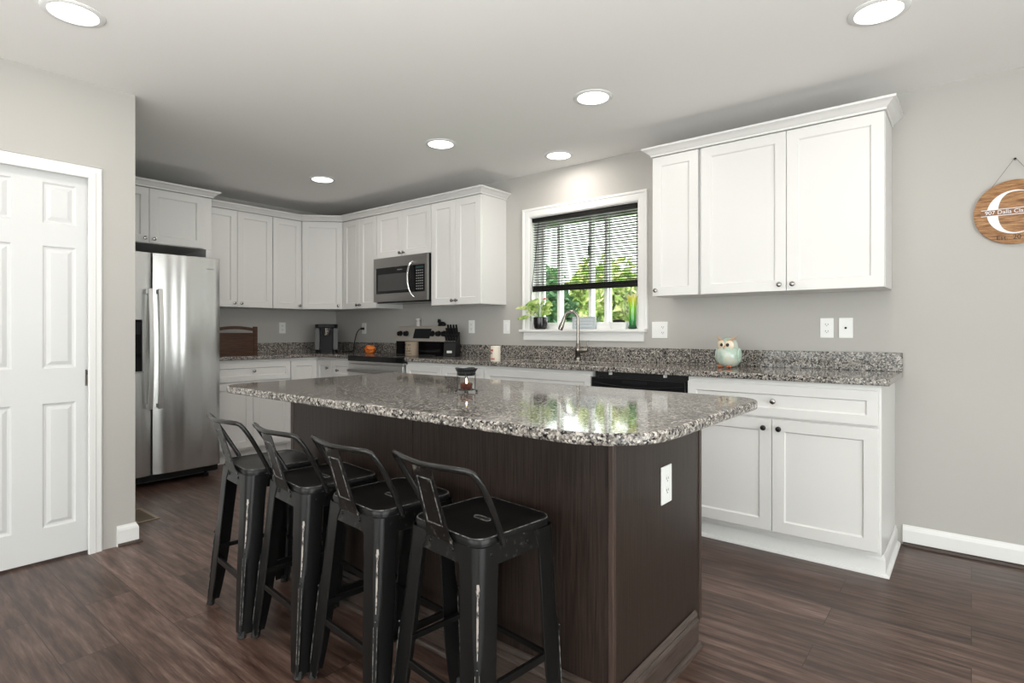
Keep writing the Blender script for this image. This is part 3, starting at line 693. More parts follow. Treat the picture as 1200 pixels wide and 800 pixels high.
# ------------------------------------------------------------------ microwave
e = thing('microwave', 'stainless over-the-range microwave with a curved vertical handle', 'microwave', (-4.408, 3.345, 1.425))
Wm, Hm = .748, .408
MB().box(0, Wm, .022, YB - 3.345 - .002, 0, Hm).build('microwave_case', M_bplas, e)
MB().cells([0, .035, .52, .60, .715, Wm], [0, .075, .315, Hm], {(i, j) for i in range(5) for j in range(3)} - {(1, 1), (2, 1), (3, 1)}, 0, .021, 'xzy').build('front_frame', M_steel2, e, bevel=.002)
d = MB().box(.036, .560, .003, .02, .076, .314).build('door_glass', M_glassblk, e)
MB().box(.065, .500, .0018, .003, .100, .255).build('window', M_mwwin, d)
c_ = MB().box(.561, .714, .003, .02, .076, .314).build('control_panel', M_glassblk, e)
m = MB(); M_btn = mat('button_print', (.30, .30, .30), .5)
for j in range(8):
    for i in range(4): m.box(.600 + i * .025, .614 + i * .025, .002, .003, .098 + j * .023, .106 + j * .023)
o = m.build('buttons', M_btn, c_)
MB().box(.600, .695, .0018, .003, .283, .302).build('display', mat('display_dim', (.02, .05, .05), .1), c_)
m = MB()
for k in range(8): m.box(.345 + k * .0085, .351 + k * .0085, .0018, .003, .284, .291)
m.build('badge', M_btn, d)
pts = [(.552, 0, .350)] + [tuple(p) for p in bez((.552, -.006, .345), (.535, -.06, .30), (.535, -.06, .09), (.575, -.008, .035), 14)] + [(.578, 0, .03)]
MB().tube(pts, .0095, 10, 1.0).build('handle', M_chrome, e, smooth=60)
MB().box(.02, Wm - .02, .03, .30, -.012, 0).build('vent_grille', M_black, e)

# ------------------------------------------------------------------ range
e = thing('kitchen_range', 'stainless electric range with a black glass cooktop and raised control panel', 'stove', (-4.409, 3.075, 0))
Wr = .762
MB().box(.003, Wr - .003, .03, .628, .10, .883).box(.02, Wr - .02, .05, .6, 0, .10).build('range_body', M_bplas, e)
MB().box(0, Wr, -.016, .545, .884, .932).build('cooktop', M_glassblk, e, bevel=.004)
od = MB().cells([.004, .12, Wr - .12, Wr - .004], [.235, .40, .68, .86], {(i, j) for i in range(3) for j in range(3)} - {(1, 1)}, -.012, .028, 'xzy').build('oven_door', M_hand, e, bevel=.003)
MB().box(.121, Wr - .121, -.008, .02, .401, .679).build('oven_window', M_glassblk, od)
MB().tube([(.06, -.055, .80), (Wr - .06, -.055, .80)], .013, 12).box(.07, .09, -.055, -.012, .79, .81).box(Wr - .09, Wr - .07, -.055, -.012, .79, .81).build('oven_handle', M_steel2, od, smooth=40)
MB().box(.004, Wr - .004, -.008, .028, .864, .883).build('vent_strip', M_hand, e)
MB().box(.004, Wr - .004, -.010, .028, .085, .228).build('storage_drawer', M_steel2, e, bevel=.003)
m = MB(); m.add([(0, .545, .932), (Wr, .545, .932), (Wr, .545, 1.055), (0, .545, 1.055), (0, .625, .932), (Wr, .625, .932), (Wr, .625, 1.055), (0, .625, 1.055)],
                [(0, 1, 2, 3), (5, 4, 7, 6), (0, 3, 7, 4), (1, 5, 6, 2), (3, 2, 6, 7), (0, 4, 5, 1)])
m.build('backguard', M_glassblk, e)
# sloping control fascia
m = MB(); zf0, zf1 = 1.056, 1.200; yf0, yf1 = .525, .572
m.add([(-.002, yf0, zf0), (Wr + .002, yf0, zf0), (Wr + .002, yf1, zf1), (-.002, yf1, zf1), (-.002, .625, zf0), (Wr + .002, .625, zf0), (Wr + .002, .625, zf1), (-.002, .625, zf1)],
      [(0, 1, 2, 3), (5, 4, 7, 6), (0, 3, 7, 4), (1, 5, 6, 2), (3, 2, 6, 7), (0, 4, 5, 1)])
M_fasc = mat('fascia_steel', (.50, .465, .42), .42, .45)
fa = m.build('control_fascia', M_fasc, e, bevel=.003)
slope = math.atan2(yf1 - yf0, zf1 - zf0); rot = Matrix.Rotation(-slope, 3, 'X')
def onf(x, t_): return Vector((x, yf0 + (yf1 - yf0) * t_, zf0 + (zf1 - zf0) * t_))
for x in (.062, .152, .520, .600, .675, .728):
    MB().lathe([(.029, -.001), (.029, .006), (.024, .009), (.022, .030), (.018, .033), (.0001, .033)], onf(x, .5), 18, 'y', None).build('control_knob', M_bplas, fa, smooth=40)
dsp = MB().obox(onf(.375, .20) + Vector((0, -.003, 0)), onf(.375, .82) + Vector((0, -.003, 0)), .225, .006, (0, 1, 0)).build('clock_panel', mat('clock_glass', (.012, .016, .016), .45, spec=.2), fa)
for (x, y, r_) in ((.20, .15, .10), (.56, .15, .075), (.20, .40, .075), (.56, .40, .10)):
    m = MB(); m.tube([(x + r_ * math.cos(q * PI / 20), y + r_ * math.sin(q * PI / 20), .9323) for q in range(40)], .0008, 4, closed=True); m.build('burner_ring', mat('burner_print', (.12, .12, .12), .3), e)

# ------------------------------------------------------------------ dishwasher
e = thing('dishwasher', 'black dishwasher under the counter between the sink and the drawer cabinet', 'dishwasher', (-1.861, 3.088, 0))
Wd = .618
MB().box(.004, Wd - .004, .05, .60, .10, .862).box(.03, Wd - .03, .08, .5, 0, .10).build('dishwasher_tub', M_bplas, e)
MB().box(.006, Wd - .006, .0, .045, .12, .730).build('door', M_black, e, bevel=.003)
cp = MB().box(.006, Wd - .006, -.008, .045, .735, .866).build('control_panel', M_black, e, bevel=.004)
m = MB(); pts = [(.02 + (Wd - .04) * i / 20, -.011, .835 - .022 * math.sin(PI * i / 20)) for i in range(21)]
m.tube(pts, .004, 6, .6); m.box(.22, .38, -.011, -.006, .836, .852); m.build('pocket_handle', M_bplas, cp)
for x in (.115, .475): MB().box(x - .008, x + .008, .03, .05, .880, .896).build('mounting_tab', M_plate, e)
MB().box(.004, Wd - .004, .046, .07, .866, .8995).build('painted_gap_shade', M_dark, e)  # dark strip standing in for the shade in the gap under the counter

# ------------------------------------------------------------------ stools
def make_stool():
    e = thing('counter_stool', '', 'stool', (0, 0, 0), 0, 'black metal stools along the island')
    SZ = .612; hs = .150
    m = MB()                                   # seat: pressed rounded square, slight dish, with slot
    rings = [(hs, SZ - .016, .045), (hs, SZ - .006, .045), (hs - .002, SZ - .001, .045), (hs - .006, SZ + .001, .042), (hs - .012, SZ - .001, .04), (hs - .020, SZ - .004, .035), (hs - .07, SZ - .007, .03)]
    K = None; vs = []
    for h_, z, r in rings:
        q = rrect(0, 0, h_, h_, r, 6); K = len(q); vs += [(x, y, z) for x, y in q]
    fs = [(i * K + k, i * K + (k + 1) % K, (i + 1) * K + (k + 1) % K, (i + 1) * K + k) for i in range(len(rings) - 1) for k in range(K)]
    fs.append(tuple((len(rings) - 1) * K + k for k in range(K))); m.add(vs, fs)
    seat = m.build('seat', M_stool, e, smooth=35)
    MB().tube([(x, y, SZ + .0002) for x, y in rrect(0, 0, hs - .004, hs - .004, .042, 6)], .0016, 6, closed=True).build('seat_rim', M_worn_glint, seat, smooth=60)  # pale line painting the lip highlight along with its wear
    slot = [(sx * .021 + .0105 * math.cos(a_), .0105 * math.sin(a_)) for sx, A in ((1, range(-90, 91, 30)), (-1, range(90, 271, 30))) for a_ in [R(q) for q in A]]
    MB().prism([(x, y) for x, y in slot], SZ - .0068, SZ - .0062).build('slot', M_dark, seat)
    MB().tube([(x, y, SZ - .0062) for x, y in slot], .0014, 6, closed=True).build('slot_rim', M_worn_glint, seat, smooth=60)
    # apron
    m = MB(); o_ = rrect(0, 0, .1485, .1485, .045, 6); b_ = rrect(0, 0, .1525, .1525, .045, 6); i_ = rrect(0, 0, .1455, .1455, .043, 6); K = len(o_)
    vs = [(x, y, SZ - .014) for x, y in o_] + [(x, y, SZ - .072) for x, y in b_] + [(x, y, SZ - .072) for x, y in [(p[0] * .98, p[1] * .98) for p in b_]] + [(x, y, SZ - .014) for x, y in i_]
    fs = [(r * K + k, r * K + (k + 1) % K, ((r + 1) % 4) * K + (k + 1) % K, ((r + 1) % 4) * K + k) for r in range(4) for k in range(K)]
    m.add(vs, fs); m.build('apron', M_stool, e, smooth=35)
    for sx in (-1, 1):
        for y in (-.105, .03): MB().lathe([(.006, 0), (.005, .003), (.0001, .004)], (sx * .151, y, SZ - .042), 10, 'x').build('bolt', M_stool, e)
    for x in (-.05, .05): MB().lathe([(.0065, 0), (.0055, .003), (.0001, .0045)], (x, -.1515, SZ - .042), 10, 'y').build('bolt', M_stool, e)
    FSH = .055
    def leg(sx, sy):
        m = MB(); N = 12; zt = SZ - .020; vs = []; K = None; out_i = []
        for i in range(N + 1):
            t_ = i / N; z = zt * (1 - t_) + .012 * t_
            c = .1515 + (.1935 - .1515) * t_; wd = .072 - .012 * t_ - .016 * max(0, (t_ - .6) / .4) ** 2; r = .030 - .016 * t_; th = .0025
            if t_ < .12: wd += .02 * (1 - t_ / .12) ** 2
            out = [(c - wd, c)] + [(c - r + r * math.sin(q), c - r + r * math.cos(q)) for q in [R(90 * k / 6) for k in range(7)]] + [(c, c - wd)]
            # central rib pressed outwards below mid height
            rb = .004 * min(1, max(0, (t_ - .42) / .06))
            out = [(x + (rb if 3 <= k <= 5 else 0), y + (rb if 3 <= k <= 5 else 0)) for k, (x, y) in enumerate(out)]
            inn = [(x - th, y - th) for x, y in out]
            ring = out + inn[::-1]; K = len(ring); vs += [(sx * x, sy * y - (FSH * t_ if sy > 0 else 0), z) for x, y in ring]
        fs = [(i * K + k, i * K + (k + 1) % K, (i + 1) * K + (k + 1) % K, (i + 1) * K + k) for i in range(N) for k in range(K)]
        fs += [tuple(range(K)), tuple(reversed(range(N * K, (N + 1) * K)))]
        m.add(vs, fs); o = m.build('leg', M_stool, e, smooth=40)
        # bare-metal wear streak on the outer corner + bolt
        def cp(z, off=.0):
            t_ = (zt - z) / (zt - .012); c = .1515 + (.1935 - .1515) * t_; r = .030 - .016 * t_; q = c - r + r * math.sin(PI / 4)
            rb = .004 * min(1, max(0, (t_ - .42) / .06)); return Vector((sx * (q + off + rb), sy * (q + off + rb) - (FSH * t_ if sy > 0 else 0), z))
        wv = MB(); a_ = Vector((sx, -sy, 0)).normalized(); zs_ = [.505, .49, .47, .44, .40, .36, .325]; wd_ = [.003, .005, .002, .0026, .0026, .0022, .0008]; vv = []
        for z, q in zip(zs_, wd_): p = cp(z, .0008); vv += [p - a_ * q, p + a_ * q]
        wv.add(vv, [(2 * i, 2 * i + 1, 2 * i + 3, 2 * i + 2) for i in range(len(zs_) - 1)])
        wv.build('worn_paint', M_wear, o)
        def cq(z, an):
            t_ = (zt - z) / (zt - .012); c = .1515 + (.1935 - .1515) * t_; r = .030 - .016 * t_
            rb = .004 * min(1, max(0, (t_ - .42) / .06)) + .0002
            return Vector((sx * (c - r + r * math.sin(an) + rb), sy * (c - r + r * math.cos(an) + rb) - (FSH * t_ if sy > 0 else 0), z))
        rl = MB()
        for an in (R(30), R(60)): rl.tube([cq(z, an) for z in (.29, .20, .11, .05)], .0010, 5)
        rl.build('worn_rib_highlight', M_worn_glint, o)  # pale lines: rib wear plus its highlight, painted on
        bt = MB(); bt.ball(cp(.305, .001), .004, 8); bt.build('rivet', M_dknob, o)
        MB().tube([cp(.022, -.012), cp(.0, -.010)], [.014, .016], 10).build('foot_cap', M_rubber, o)
    for sx in (-1, 1):
        for sy in (-1, 1): leg(sx, sy)
    for sy, ys_ in ((-1, -.176), (1, .138)): MB().obox((-.172, ys_, .205), (.172, ys_, .205), .004, .020).obox((-.172, ys_ * .975, .214), (.172, ys_ * .975, .214), .012, .003).build('stretcher', M_stool, e, bevel=.0008)
    for sx in (-1, 1): MB().obox((sx * .174, -.172, .238), (sx * .174, .137, .238), .004, .020).obox((sx * .170, -.172, .247), (sx * .170, .137, .247), .012, .003).build('stretcher', M_stool, e, bevel=.0008)
    MB().obox((-.142, -.142, .545), (.142, .142, .545), .018, .003).obox((-.142, .142, .541), (.142, -.142, .541), .018, .003).build('cross_brace', M_stool, e)
    # low back
    half = [(.159, -.070, .592), (.160, -.078, .614)] + [tuple(p) for p in bez((.163, -.086, .63), (.178, -.13, .71), (.186, -.160, .765), (.172, -.186, .797), 8)] + [tuple(p) for p in bez((.160, -.194, .802), (.11, -.212, .804), (.05, -.219, .801), (0, -.220, .800), 7)]
    path = half + [(-x, y, z) for x, y, z in half[::-1][1:]]
    MB().tube(path, .0110, 12, .75, up=(0, 1, 0)).build('back_rail', M_raill, e, smooth=60)
    vs = []; N = 8
    for i in range(N + 1):
        t_ = i / N; z = .585 + (.79 - .585) * t_; y = -.1575 - .060 * t_ ** 1.0 ; hw = .050 - .008 * t_
        if i == 0: hw = .062
        vs += [(-hw, y, z), (hw, y, z), (hw, y + .003, z), (-hw, y + .003, z)]
    m = MB(); m.add(vs, [(i * 4 + k, i * 4 + (k + 1) % 4, i * 4 + 4 + (k + 1) % 4, i * 4 + 4 + k) for i in range(N) for k in range(4)] + [(0, 1, 2, 3), tuple(N * 4 + k for k in (3, 2, 1, 0))])
    sp = m.build('backrest', M_stool, e)
    def spp(x, t_): return Vector((x, -.1575 - .060 * t_ - .0005, .585 + .205 * t_))
    fr_ = [spp(-.032, .22), spp(.032, .22), spp(.030, .86), spp(-.030, .86)]
    m = MB()
    for k in range(4): m.obox(fr_[k], fr_[(k + 1) % 4], .0022, .003)
    m.build('embossed_frame', M_worn_glint, sp)
    return e
st = make_stool()
spots = [(-2.29, 1.215, -6.5, 'black metal low-back stool at the refrigerator end of the row'),
         (-1.895, 1.212, -6.0, 'black metal low-back stool second from the refrigerator'),
         (-1.500, 1.212, -5.0, 'black metal low-back stool second from the outlet end of the island'),
         (-1.108, 1.228, -6.0, 'black metal low-back stool closest to the outlet end of the island')]
for i, (x, y, a_, lab) in enumerate(spots):
    o = st if i == 0 else copy_tree(st)
    o.location = (x, y, .0005); o.rotation_euler = (0, 0, R(a_)); o['label'] = lab

# ------------------------------------------------------------------ blind
e = thing('window_blind', 'black slatted blind half raised over the kitchen window', 'blind', (0, 0, 0))
BX0, BX1, BY = WX0 + .008, WX1 - .008, YB + .028
M_blind = mat('black_blind', (.006, .0055, .005), .4, spec=.3)
M_slat = mat('dark_slat', (.035, .035, .04), .25)
MB().box(BX0, BX1, BY - .022, BY + .022, 2.043, 2.074).build('headrail', M_blind, e, bevel=.002)
m = MB(); z = 2.024
while z > 1.53:
    vs = []
    for k in range(5):
        y = BY - .0125 + .025 * k / 4; vs += [(BX0 + .003, y, z + .0012 * math.sin(PI * k / 4) - .22 * (y - BY)), (BX1 - .003, y, z + .0012 * math.sin(PI * k / 4) - .22 * (y - BY))]
    m.add(vs, [(2 * k, 2 * k + 1, 2 * k + 3, 2 * k + 2) for k in range(4)]); z -= .0205
me = m.build('slats', M_slat, e); sm = me.modifiers.new('t', 'SOLIDIFY'); sm.thickness = .0009
m = MB()
for k in range(13): m.box(BX0 + .002, BX1 - .002, BY - .0128, BY + .0128, 1.494 + k * .0022, 1.4956 + k * .0022)
m.build('stacked_slats', M_blind, e)
MB().box(BX0, BX1, BY - .014, BY + .014, 1.474, 1.493).build('bottom_rail', M_blind, e, bevel=.002)
m = MB()
for x in (-2.70, -2.33, -1.96):
    for dy in (-.0135, .0135): m.tube([(x, BY + dy, 2.045), (x, BY + dy, 1.49)], .0006, 5)
m.build('ladder_cord', M_slat, e)
MB().tube([(-2.735, BY - .02, 2.05), (-2.770, BY - .03, 1.7), (-2.797, BY - .045, 1.45), (-2.800, BY - .045, 1.235)], .0022, 6).build('pull_cord', M_blind, e)

# ------------------------------------------------------------------ window-sill things
SZ_ = 1.1665
def leaf(m, base, d, L, Wd, droop=.3, nrm=(0, 0, 1)):
    base = Vector(base); d = Vector(d).normalized(); side = d.cross(Vector(nrm));
    side = side.normalized() if side.length > .05 else Vector((1, 0, 0)); up = side.cross(d)
    vs = []; N = 6
    for i in range(N + 1):
        t_ = i / N; wv = Wd * math.sin(PI * min(1, t_ * .92 + .04)) ** .8 * (1 - .35 * t_); p = base + d * L * t_ + Vector((0, 0, -droop * L * t_ * t_))
        vs += [p - side * wv + up * wv * .25, p, p + side * wv + up * wv * .25]
    m.add(vs, [f for i in range(N) for f in ((i * 3, i * 3 + 1, i * 3 + 4, i * 3 + 3), (i * 3 + 1, i * 3 + 2, i * 3 + 5, i * 3 + 4))])
e = thing('potted_plant', 'leafy variegated plant with a pink bloom in a black pot on the window sill', 'plant', (-2.722, YB + .012, SZ_))
MB().lathe([(.038, 0), (.052, .012), (.058, .05), (.057, .098), (.053, .1), (.050, .092), (.046, .088), (.0001, .086)], n=24).build('pot', M_black, e, smooth=40)
rng = random.Random(3); m = MB(); mp_ = MB(); stm = MB()
for k in range(26):
    a_ = rng.random() * 2 * PI; el = rng.uniform(.3, 1.3); hh = rng.uniform(.02, .14)
    b0 = Vector((0.02 * math.cos(a_), .012 * math.sin(a_), .088)); tip = b0 + Vector((math.cos(a_) * .055 * rng.random(), .03 * math.sin(a_) * rng.random(), hh))
    stm.tube([b0, (b0 + tip) / 2 + Vector((.004, 0, .005)), tip], .0013, 5)
    leaf(m, tip, (math.cos(a_), math.sin(a_) * .55, rng.uniform(-.1, .7)), rng.uniform(.055, .09), rng.uniform(.019, .030), .3, (rng.uniform(-.3, .6), -.9, rng.uniform(.2, .9)))
for (bx, dx, z0_) in ((-.095, (-1, -.5, .12), .17), (-.080, (-1, -.4, -.08), .10)):
    stm.tube([(0, 0, .088), (bx * .6, -.01, z0_ * .9), (bx, -.045, z0_)], .0015, 5)
    leaf(m, (bx, -.045, z0_), dx, .105, .026, .1, (.3, -.8, .7))
leaf(m, (.05, -.01, .13), (.8, -.1, .9), .10, .02, .2); leaf(m, (.03, -.01, .13), (.5, 0, 1), .11, .022, .1)
for k in range(5):
    a_ = k * 1.3; leaf(mp_, (.045, -.01, .235), (math.cos(a_), math.sin(a_) * .5, .5), .032, .011, 0)
stm.tube([(.01, 0, .088), (.03, -.005, .17), (.045, -.01, .235)], .0016, 5)
m.build('leaves', M_pleaf, e); mp_.build('pink_flower', M_pink, e); stm.build('stems', mat('plant_stem', (.2, .35, .1), .6), e)

e = thing('sill_sign', 'small pale grey plaque with scrolled writing standing on the window sill', 'sign', (-2.338, YB + .060, SZ_))
M_plq = mat('plaque_grey', (.42, .46, .49), .5)
MB().box(-.105, .105, -.008, .008, 0, .098).build('plaque', M_plq, e, bevel=.003)
m = MB(); rng = random.Random(5)
for row in range(3):
    pts = [(-.085 + .17 * i / 40, -.0088, .026 + row * .024 + .006 * math.sin(i * 1.4 + row) + .003 * math.sin(i * 3.1)) for i in range(41)]
    m.tube(pts, .0011, 5)
m.build('scrolled_writing', mat('plaque_ink', (.75, .78, .8), .6), e)

e = thing('planter', 'white oval planter with a dark-soiled yellow plant on the window sill', 'plant', (-2.013, YB + .018, SZ_))
rotm = Matrix.Diagonal((1.25, .62, 1))
MB().lathe([(.048, 0), (.056, .01), (.062, .045), (.064, .05), (.058, .05), (.054, .04), (.0001, .038)], n=28, rot=rotm).build('pot', mat('white_ceramic', (.85, .85, .84), .25), e, smooth=40)
MB().lathe([(.045, .035), (.048, .062), (.03, .07), (.0001, .072)], n=20, rot=Matrix.Diagonal((1.0, .62, 1))).build('soil', mat('potting_soil', (.015, .012, .01), .9), e)
m = MB(); rng = random.Random(9)
for k in range(46):
    a_ = rng.random() * 2 * PI; r_ = rng.random() * .045
    leaf(m, (r_ * math.cos(a_), r_ * .5 * math.sin(a_), .062 + rng.random() * .035), (math.cos(a_), .5 * math.sin(a_), rng.uniform(.3, 1.5)), rng.uniform(.02, .04), .006, .2)
m.build('foliage', M_leafA, e)

e = thing('glass_vase', 'tall green vase fading to yellow at its wavy rim on the window sill', 'vase', (-1.893, YB - .002, SZ_))
M_vase = mat('green_yellow_glass', (.2, .7, .1), .08, trans=.35, coat=.6)
n, l, b = nt(M_vase); tc = n.new('ShaderNodeTexCoord'); sp_ = n.new('ShaderNodeSeparateXYZ'); l.new(tc.outputs['Generated'], sp_.inputs[0])
l.new(ramp(M_vase, sp_.outputs[2], [(0.05, (.01, .10, .03)), (.25, (.03, .36, .05)), (.6, (.28, .75, .04)), (.85, (.85, .85, .08)), (1, (.95, .9, .55))]), b.inputs['Base Color'])
m = MB(); n_s = 32; prof = [(.026, 0), (.034, .008), (.025, .03), (.024, .08), (.026, .14), (.030, .19), (.034, .22), (.040, .245)]
vs = []; K = n_s
for j, (r_, z) in enumerate(prof + [(r_ - .003, z) for r_, z in prof[::-1][:-1]]):
    zz_ = z
    for i in range(K):
        a_ = 2 * PI * i / K; wv = max(0, (z - .17) / .075); rr_ = r_ * (1 + .10 * wv * math.cos(5 * a_))
        vs.append((rr_ * math.cos(a_), rr_ * math.sin(a_), zz_ + .008 * wv * math.sin(5 * a_)))
Jn = len(prof) * 2 - 1
m.add(vs, [(j * K + i, j * K + (i + 1) % K, (j + 1) * K + (i + 1) % K, (j + 1) * K + i) for j in range(Jn - 1) for i in range(K)] + [tuple(reversed(range(K))), tuple((Jn - 1) * K + i for i in range(K))])
m.build('vase_glass', M_vase, e, smooth=60)

# ------------------------------------------------------------------ owl
M_owl = mat('mint_glaze', (.40, .50, .42), .15, coat=.6)
_s = coords(M_owl); nt(M_owl)[1].new(ramp(M_owl, noise(M_owl, _s, 16, 3, .6), [(.35, (.36, .50, .40)), (.55, (.56, .64, .58)), (.68, (.62, .58, .46))]), nt(M_owl)[2].inputs['Base Color'])
M_cream = mat('cream_glaze', (.72, .62, .48), .2, coat=.5); M_orng = mat('rust_glaze', (.42, .13, .05), .25, coat=.4); M_tan = mat('tan_glaze', (.50, .32, .20), .3)
e = thing('owl_figurine', 'mint ceramic owl figurine with big cream eyes on the granite counter', 'figurine', (-1.135, 3.47, CT1 + .0003), R(-6)); e.scale = (.93, .93, .97)
MB().lathe([(.040, .006), (.058, .016), (.074, .045), (.078, .075), (.072, .105), (.062, .128), (.056, .148), (.050, .165), (.036, .180), (.018, .187), (.0001, .188)], n=32).build('body', M_owl, e, smooth=60)
for sx in (-1, 1):
    rt = Matrix.Rotation(R(16 * sx), 3, 'Z')
    MB().ball((sx * .028, -.050, .140), .030, 18, (1, .32, 1), rt).build('eye_disc', M_cream, e, smooth=60)
    MB().ball((sx * .020, -.0615, .142), .0105, 12, (1, .5, 1), rt).build('pupil', M_black, e, smooth=60)
    MB().tube([(sx * .012, -.050, .163), (sx * .040, -.044, .174), (sx * .066, -.030, .197)], [.006, .009, .002], 8).build('ear_tuft', M_tan, e, smooth=60)
    MB().ball((sx * .072, -.004, .078), .040, 16, (.30, .75, 1.15)).build('wing', M_owl, e, smooth=60)
    m = MB()
    for k in (-1, 0, 1): m.ball((sx * .030 + k * .010, -.062, .010), .0095, 10, (.7, 1.2, 1))
    m.build('foot', M_orng, e, smooth=60)
MB().tube([(0, -.062, .134), (0, -.074, .124), (0, -.070, .114)], [.006, .005, .0008], 8).build('beak', M_tan, e, smooth=60)
MB().ball((0, -.052, .052), .030, 14, (1, .7, .8)).build('belly_patch', M_tan, e, smooth=60)

# ------------------------------------------------------------------ counter things
M_paper = mat('cream_label', (.72, .66, .56), .5); M_red = mat('red_print', (.45, .10, .07), .5)
e = thing('striped_can', 'cream can with red lettering on the counter beside the sink', 'can', (-2.712, 3.150, CT1 + .0003), R(20))
MB().lathe([(.036, 0), (.0365, .002), (.0365, .108), (.035, .111), (.033, .109), (.0001, .108)], n=28).build('can', M_paper, e, smooth=40)
m = MB()
for z0_, z1_, a0, a1 in ((.070, .088, -2.5, -1.7), (.052, .066, -2.6, -1.9), (.010, .024, -2.4, -1.4)):
    vs = []
    for i in range(9):
        q = a0 + (a1 - a0) * i / 8; vs += [(.0369 * math.cos(q), .0369 * math.sin(q), z0_ + .004 * (i % 2)), (.0369 * math.cos(q), .0369 * math.sin(q), z1_ - .004 * (i % 3 == 0))]
    m.add(vs, [(2 * i, 2 * i + 2, 2 * i + 3, 2 * i + 1) for i in range(8)])
m.build('red_print', M_red, e)

e = thing('utensil_canister', 'cream canister with black printed marks standing on the cooktop', 'canister', (-3.925, 3.40, .9325), R(25))
MB().lathe([(.058, 0), (.060, .003), (.060, .118), (.062, .122), (.058, .124), (.056, .118), (.0001, .116)], n=28).build('canister', mat('beige_tin', (.42, .33, .25), .4), e, smooth=40)
m = MB(); rng = random.Random(2)
for row, z0_ in enumerate((.092, .060, .038, .014)):
    for k in range(6):
        q = -2.6 + k * .22 + .05 * row; wq = rng.uniform(.05, .14)
        vs = [(.0605 * math.cos(q), .0605 * math.sin(q), z0_), (.0605 * math.cos(q + wq), .0605 * math.sin(q + wq), z0_), (.0605 * math.cos(q + wq), .0605 * math.sin(q + wq), z0_ + .011), (.0605 * math.cos(q), .0605 * math.sin(q), z0_ + .009)]
        if row != 1 or k % 2: m.add(vs, [(0, 1, 2, 3)])
m.build('printed_marks', M_dark, e)

e = thing('knife_block', 'black knife block full of black-handled knives beside the range', 'knife block', (-3.545, 3.53, CT1 + .0003), R(28))
m = MB(); m.add([(-.055, -.08, 0), (.055, -.08, 0), (.055, .075, 0), (-.055, .075, 0), (-.055, -.055, .120), (.055, -.055, .120), (.055, .070, .215), (-.055, .070, .215)],
      [(0, 3, 2, 1), (4, 5, 6, 7), (0, 1, 5, 4), (1, 2, 6, 5), (2, 3, 7, 6), (3, 0, 4, 7)])
m.build('block', M_bplas, e, bevel=.004)
MB().box(-.022, .022, -.0785, -.0735, .030, .050).build('label_plate', mat('label_white', (.7, .68, .64), .4), e)
k_ = 0
for y, z in ((-.038, .134), (0, .163), (.040, .193)):
    for x in (-.038, -.013, .013, .038):
        k_ += 1; Lk = .085 if z > .14 else .060
        kn = MB().obox((x, y, z), (x, y - Lk * .45, z + Lk), .013, .017, (1, 0, 0)).build('knife_handle', M_bplas, e, bevel=.003)
        MB().obox((x, y + .002, z - .004), (x, y - .003, z + .006), .014, .019, (1, 0, 0)).build('bolster', M_chrome, kn)

e = thing('pepper_grinder', 'small white and steel grinder standing on the range control panel', 'grinder', (-4.145, 3.672, 1.2003)); e.scale = (1.2, 1.2, 1.25)
MB().lathe([(.019, 0), (.020, .004), (.0165, .012), (.0175, .034), (.013, .040)], n=18).build('grinder_body', mat('grinder_white', (.62, .60, .57), .3), e, smooth=40)
MB().lathe([(.010, .040), (.010, .044), (.019, .047), (.019, .058), (.012, .062), (.0001, .063)], n=18).build('grinder_cap', mat('grinder_cap', (.75, .74, .72), .3), e, smooth=40)
e = thing('cat_figurine', 'small black crouching figurine on top of the range control panel', 'figurine', (-3.83, 3.674, 1.2003))
m = MB(); m.ball((.018, 0, .020), .024, 14, (1.5, .85, .85)); m.ball((-.026, 0, .043), .019, 14, (1, .9, 1)); m.tube([(-.01, 0, .02), (-.022, 0, .036)], [.018, .015], 10)
for sy in (-1, 1): m.tube([(-.028, sy * .009, .056), (-.030, sy * .011, .069)], [.006, .001], 7)
m.tube([(.048, 0, .018), (.062, 0, .014), (.064, -.012, .008)], [.008, .006, .004], 8)
for x in (-.022, .034): m.box(x - .007, x + .007, -.015, .015, 0, .014)
m.build('body', M_bplas, e, smooth=60)

e = thing('orange_jar', 'round orange pumpkin-like jar on the corner counter beside the range', 'jar', (-4.655, 3.49, CT1 + .0003)); e.scale = (.88, .88, .88)
M_orj = mat('orange_glaze', (.8, .2, .03), .25)
nt(M_orj)[1].new(ramp(M_orj, noise(M_orj, coords(M_orj, (1, 1, 2.5)), 16, 3, .6), [(.36, (.10, .02, .005)), (.46, (.62, .13, .02)), (.62, (.92, .30, .06))]), nt(M_orj)[2].inputs['Base Color'])
m = MB(); vs = []; K = 36; prof = [(.040, 0), (.055, .010), (.064, .034), (.062, .060), (.048, .078), (.042, .084), (.042, .092), (.038, .092), (.038, .080)]
for r_, z in prof:
    for i in range(K): a_ = 2 * PI * i / K; q = r_ * (1 + .04 * math.cos(9 * a_)); vs.append((q * math.cos(a_), q * math.sin(a_), z))
m.add(vs, [(j * K + i, j * K + (i + 1) % K, (j + 1) * K + (i + 1) % K, (j + 1) * K + i) for j in range(len(prof) - 1) for i in range(K)] + [tuple(reversed(range(K))), tuple((len(prof) - 1) * K + i for i in range(K))])
m.build('jar_body', M_orj, e, smooth=50)
m = MB(); m.tube([(.0615 * math.cos(q), .0615 * math.sin(q), .046 + .004 * math.sin(3 * q)) for q in [i * PI / 12 for i in range(-14, -2)]], .003, 6); m.build('dark_band', M_dark, e)

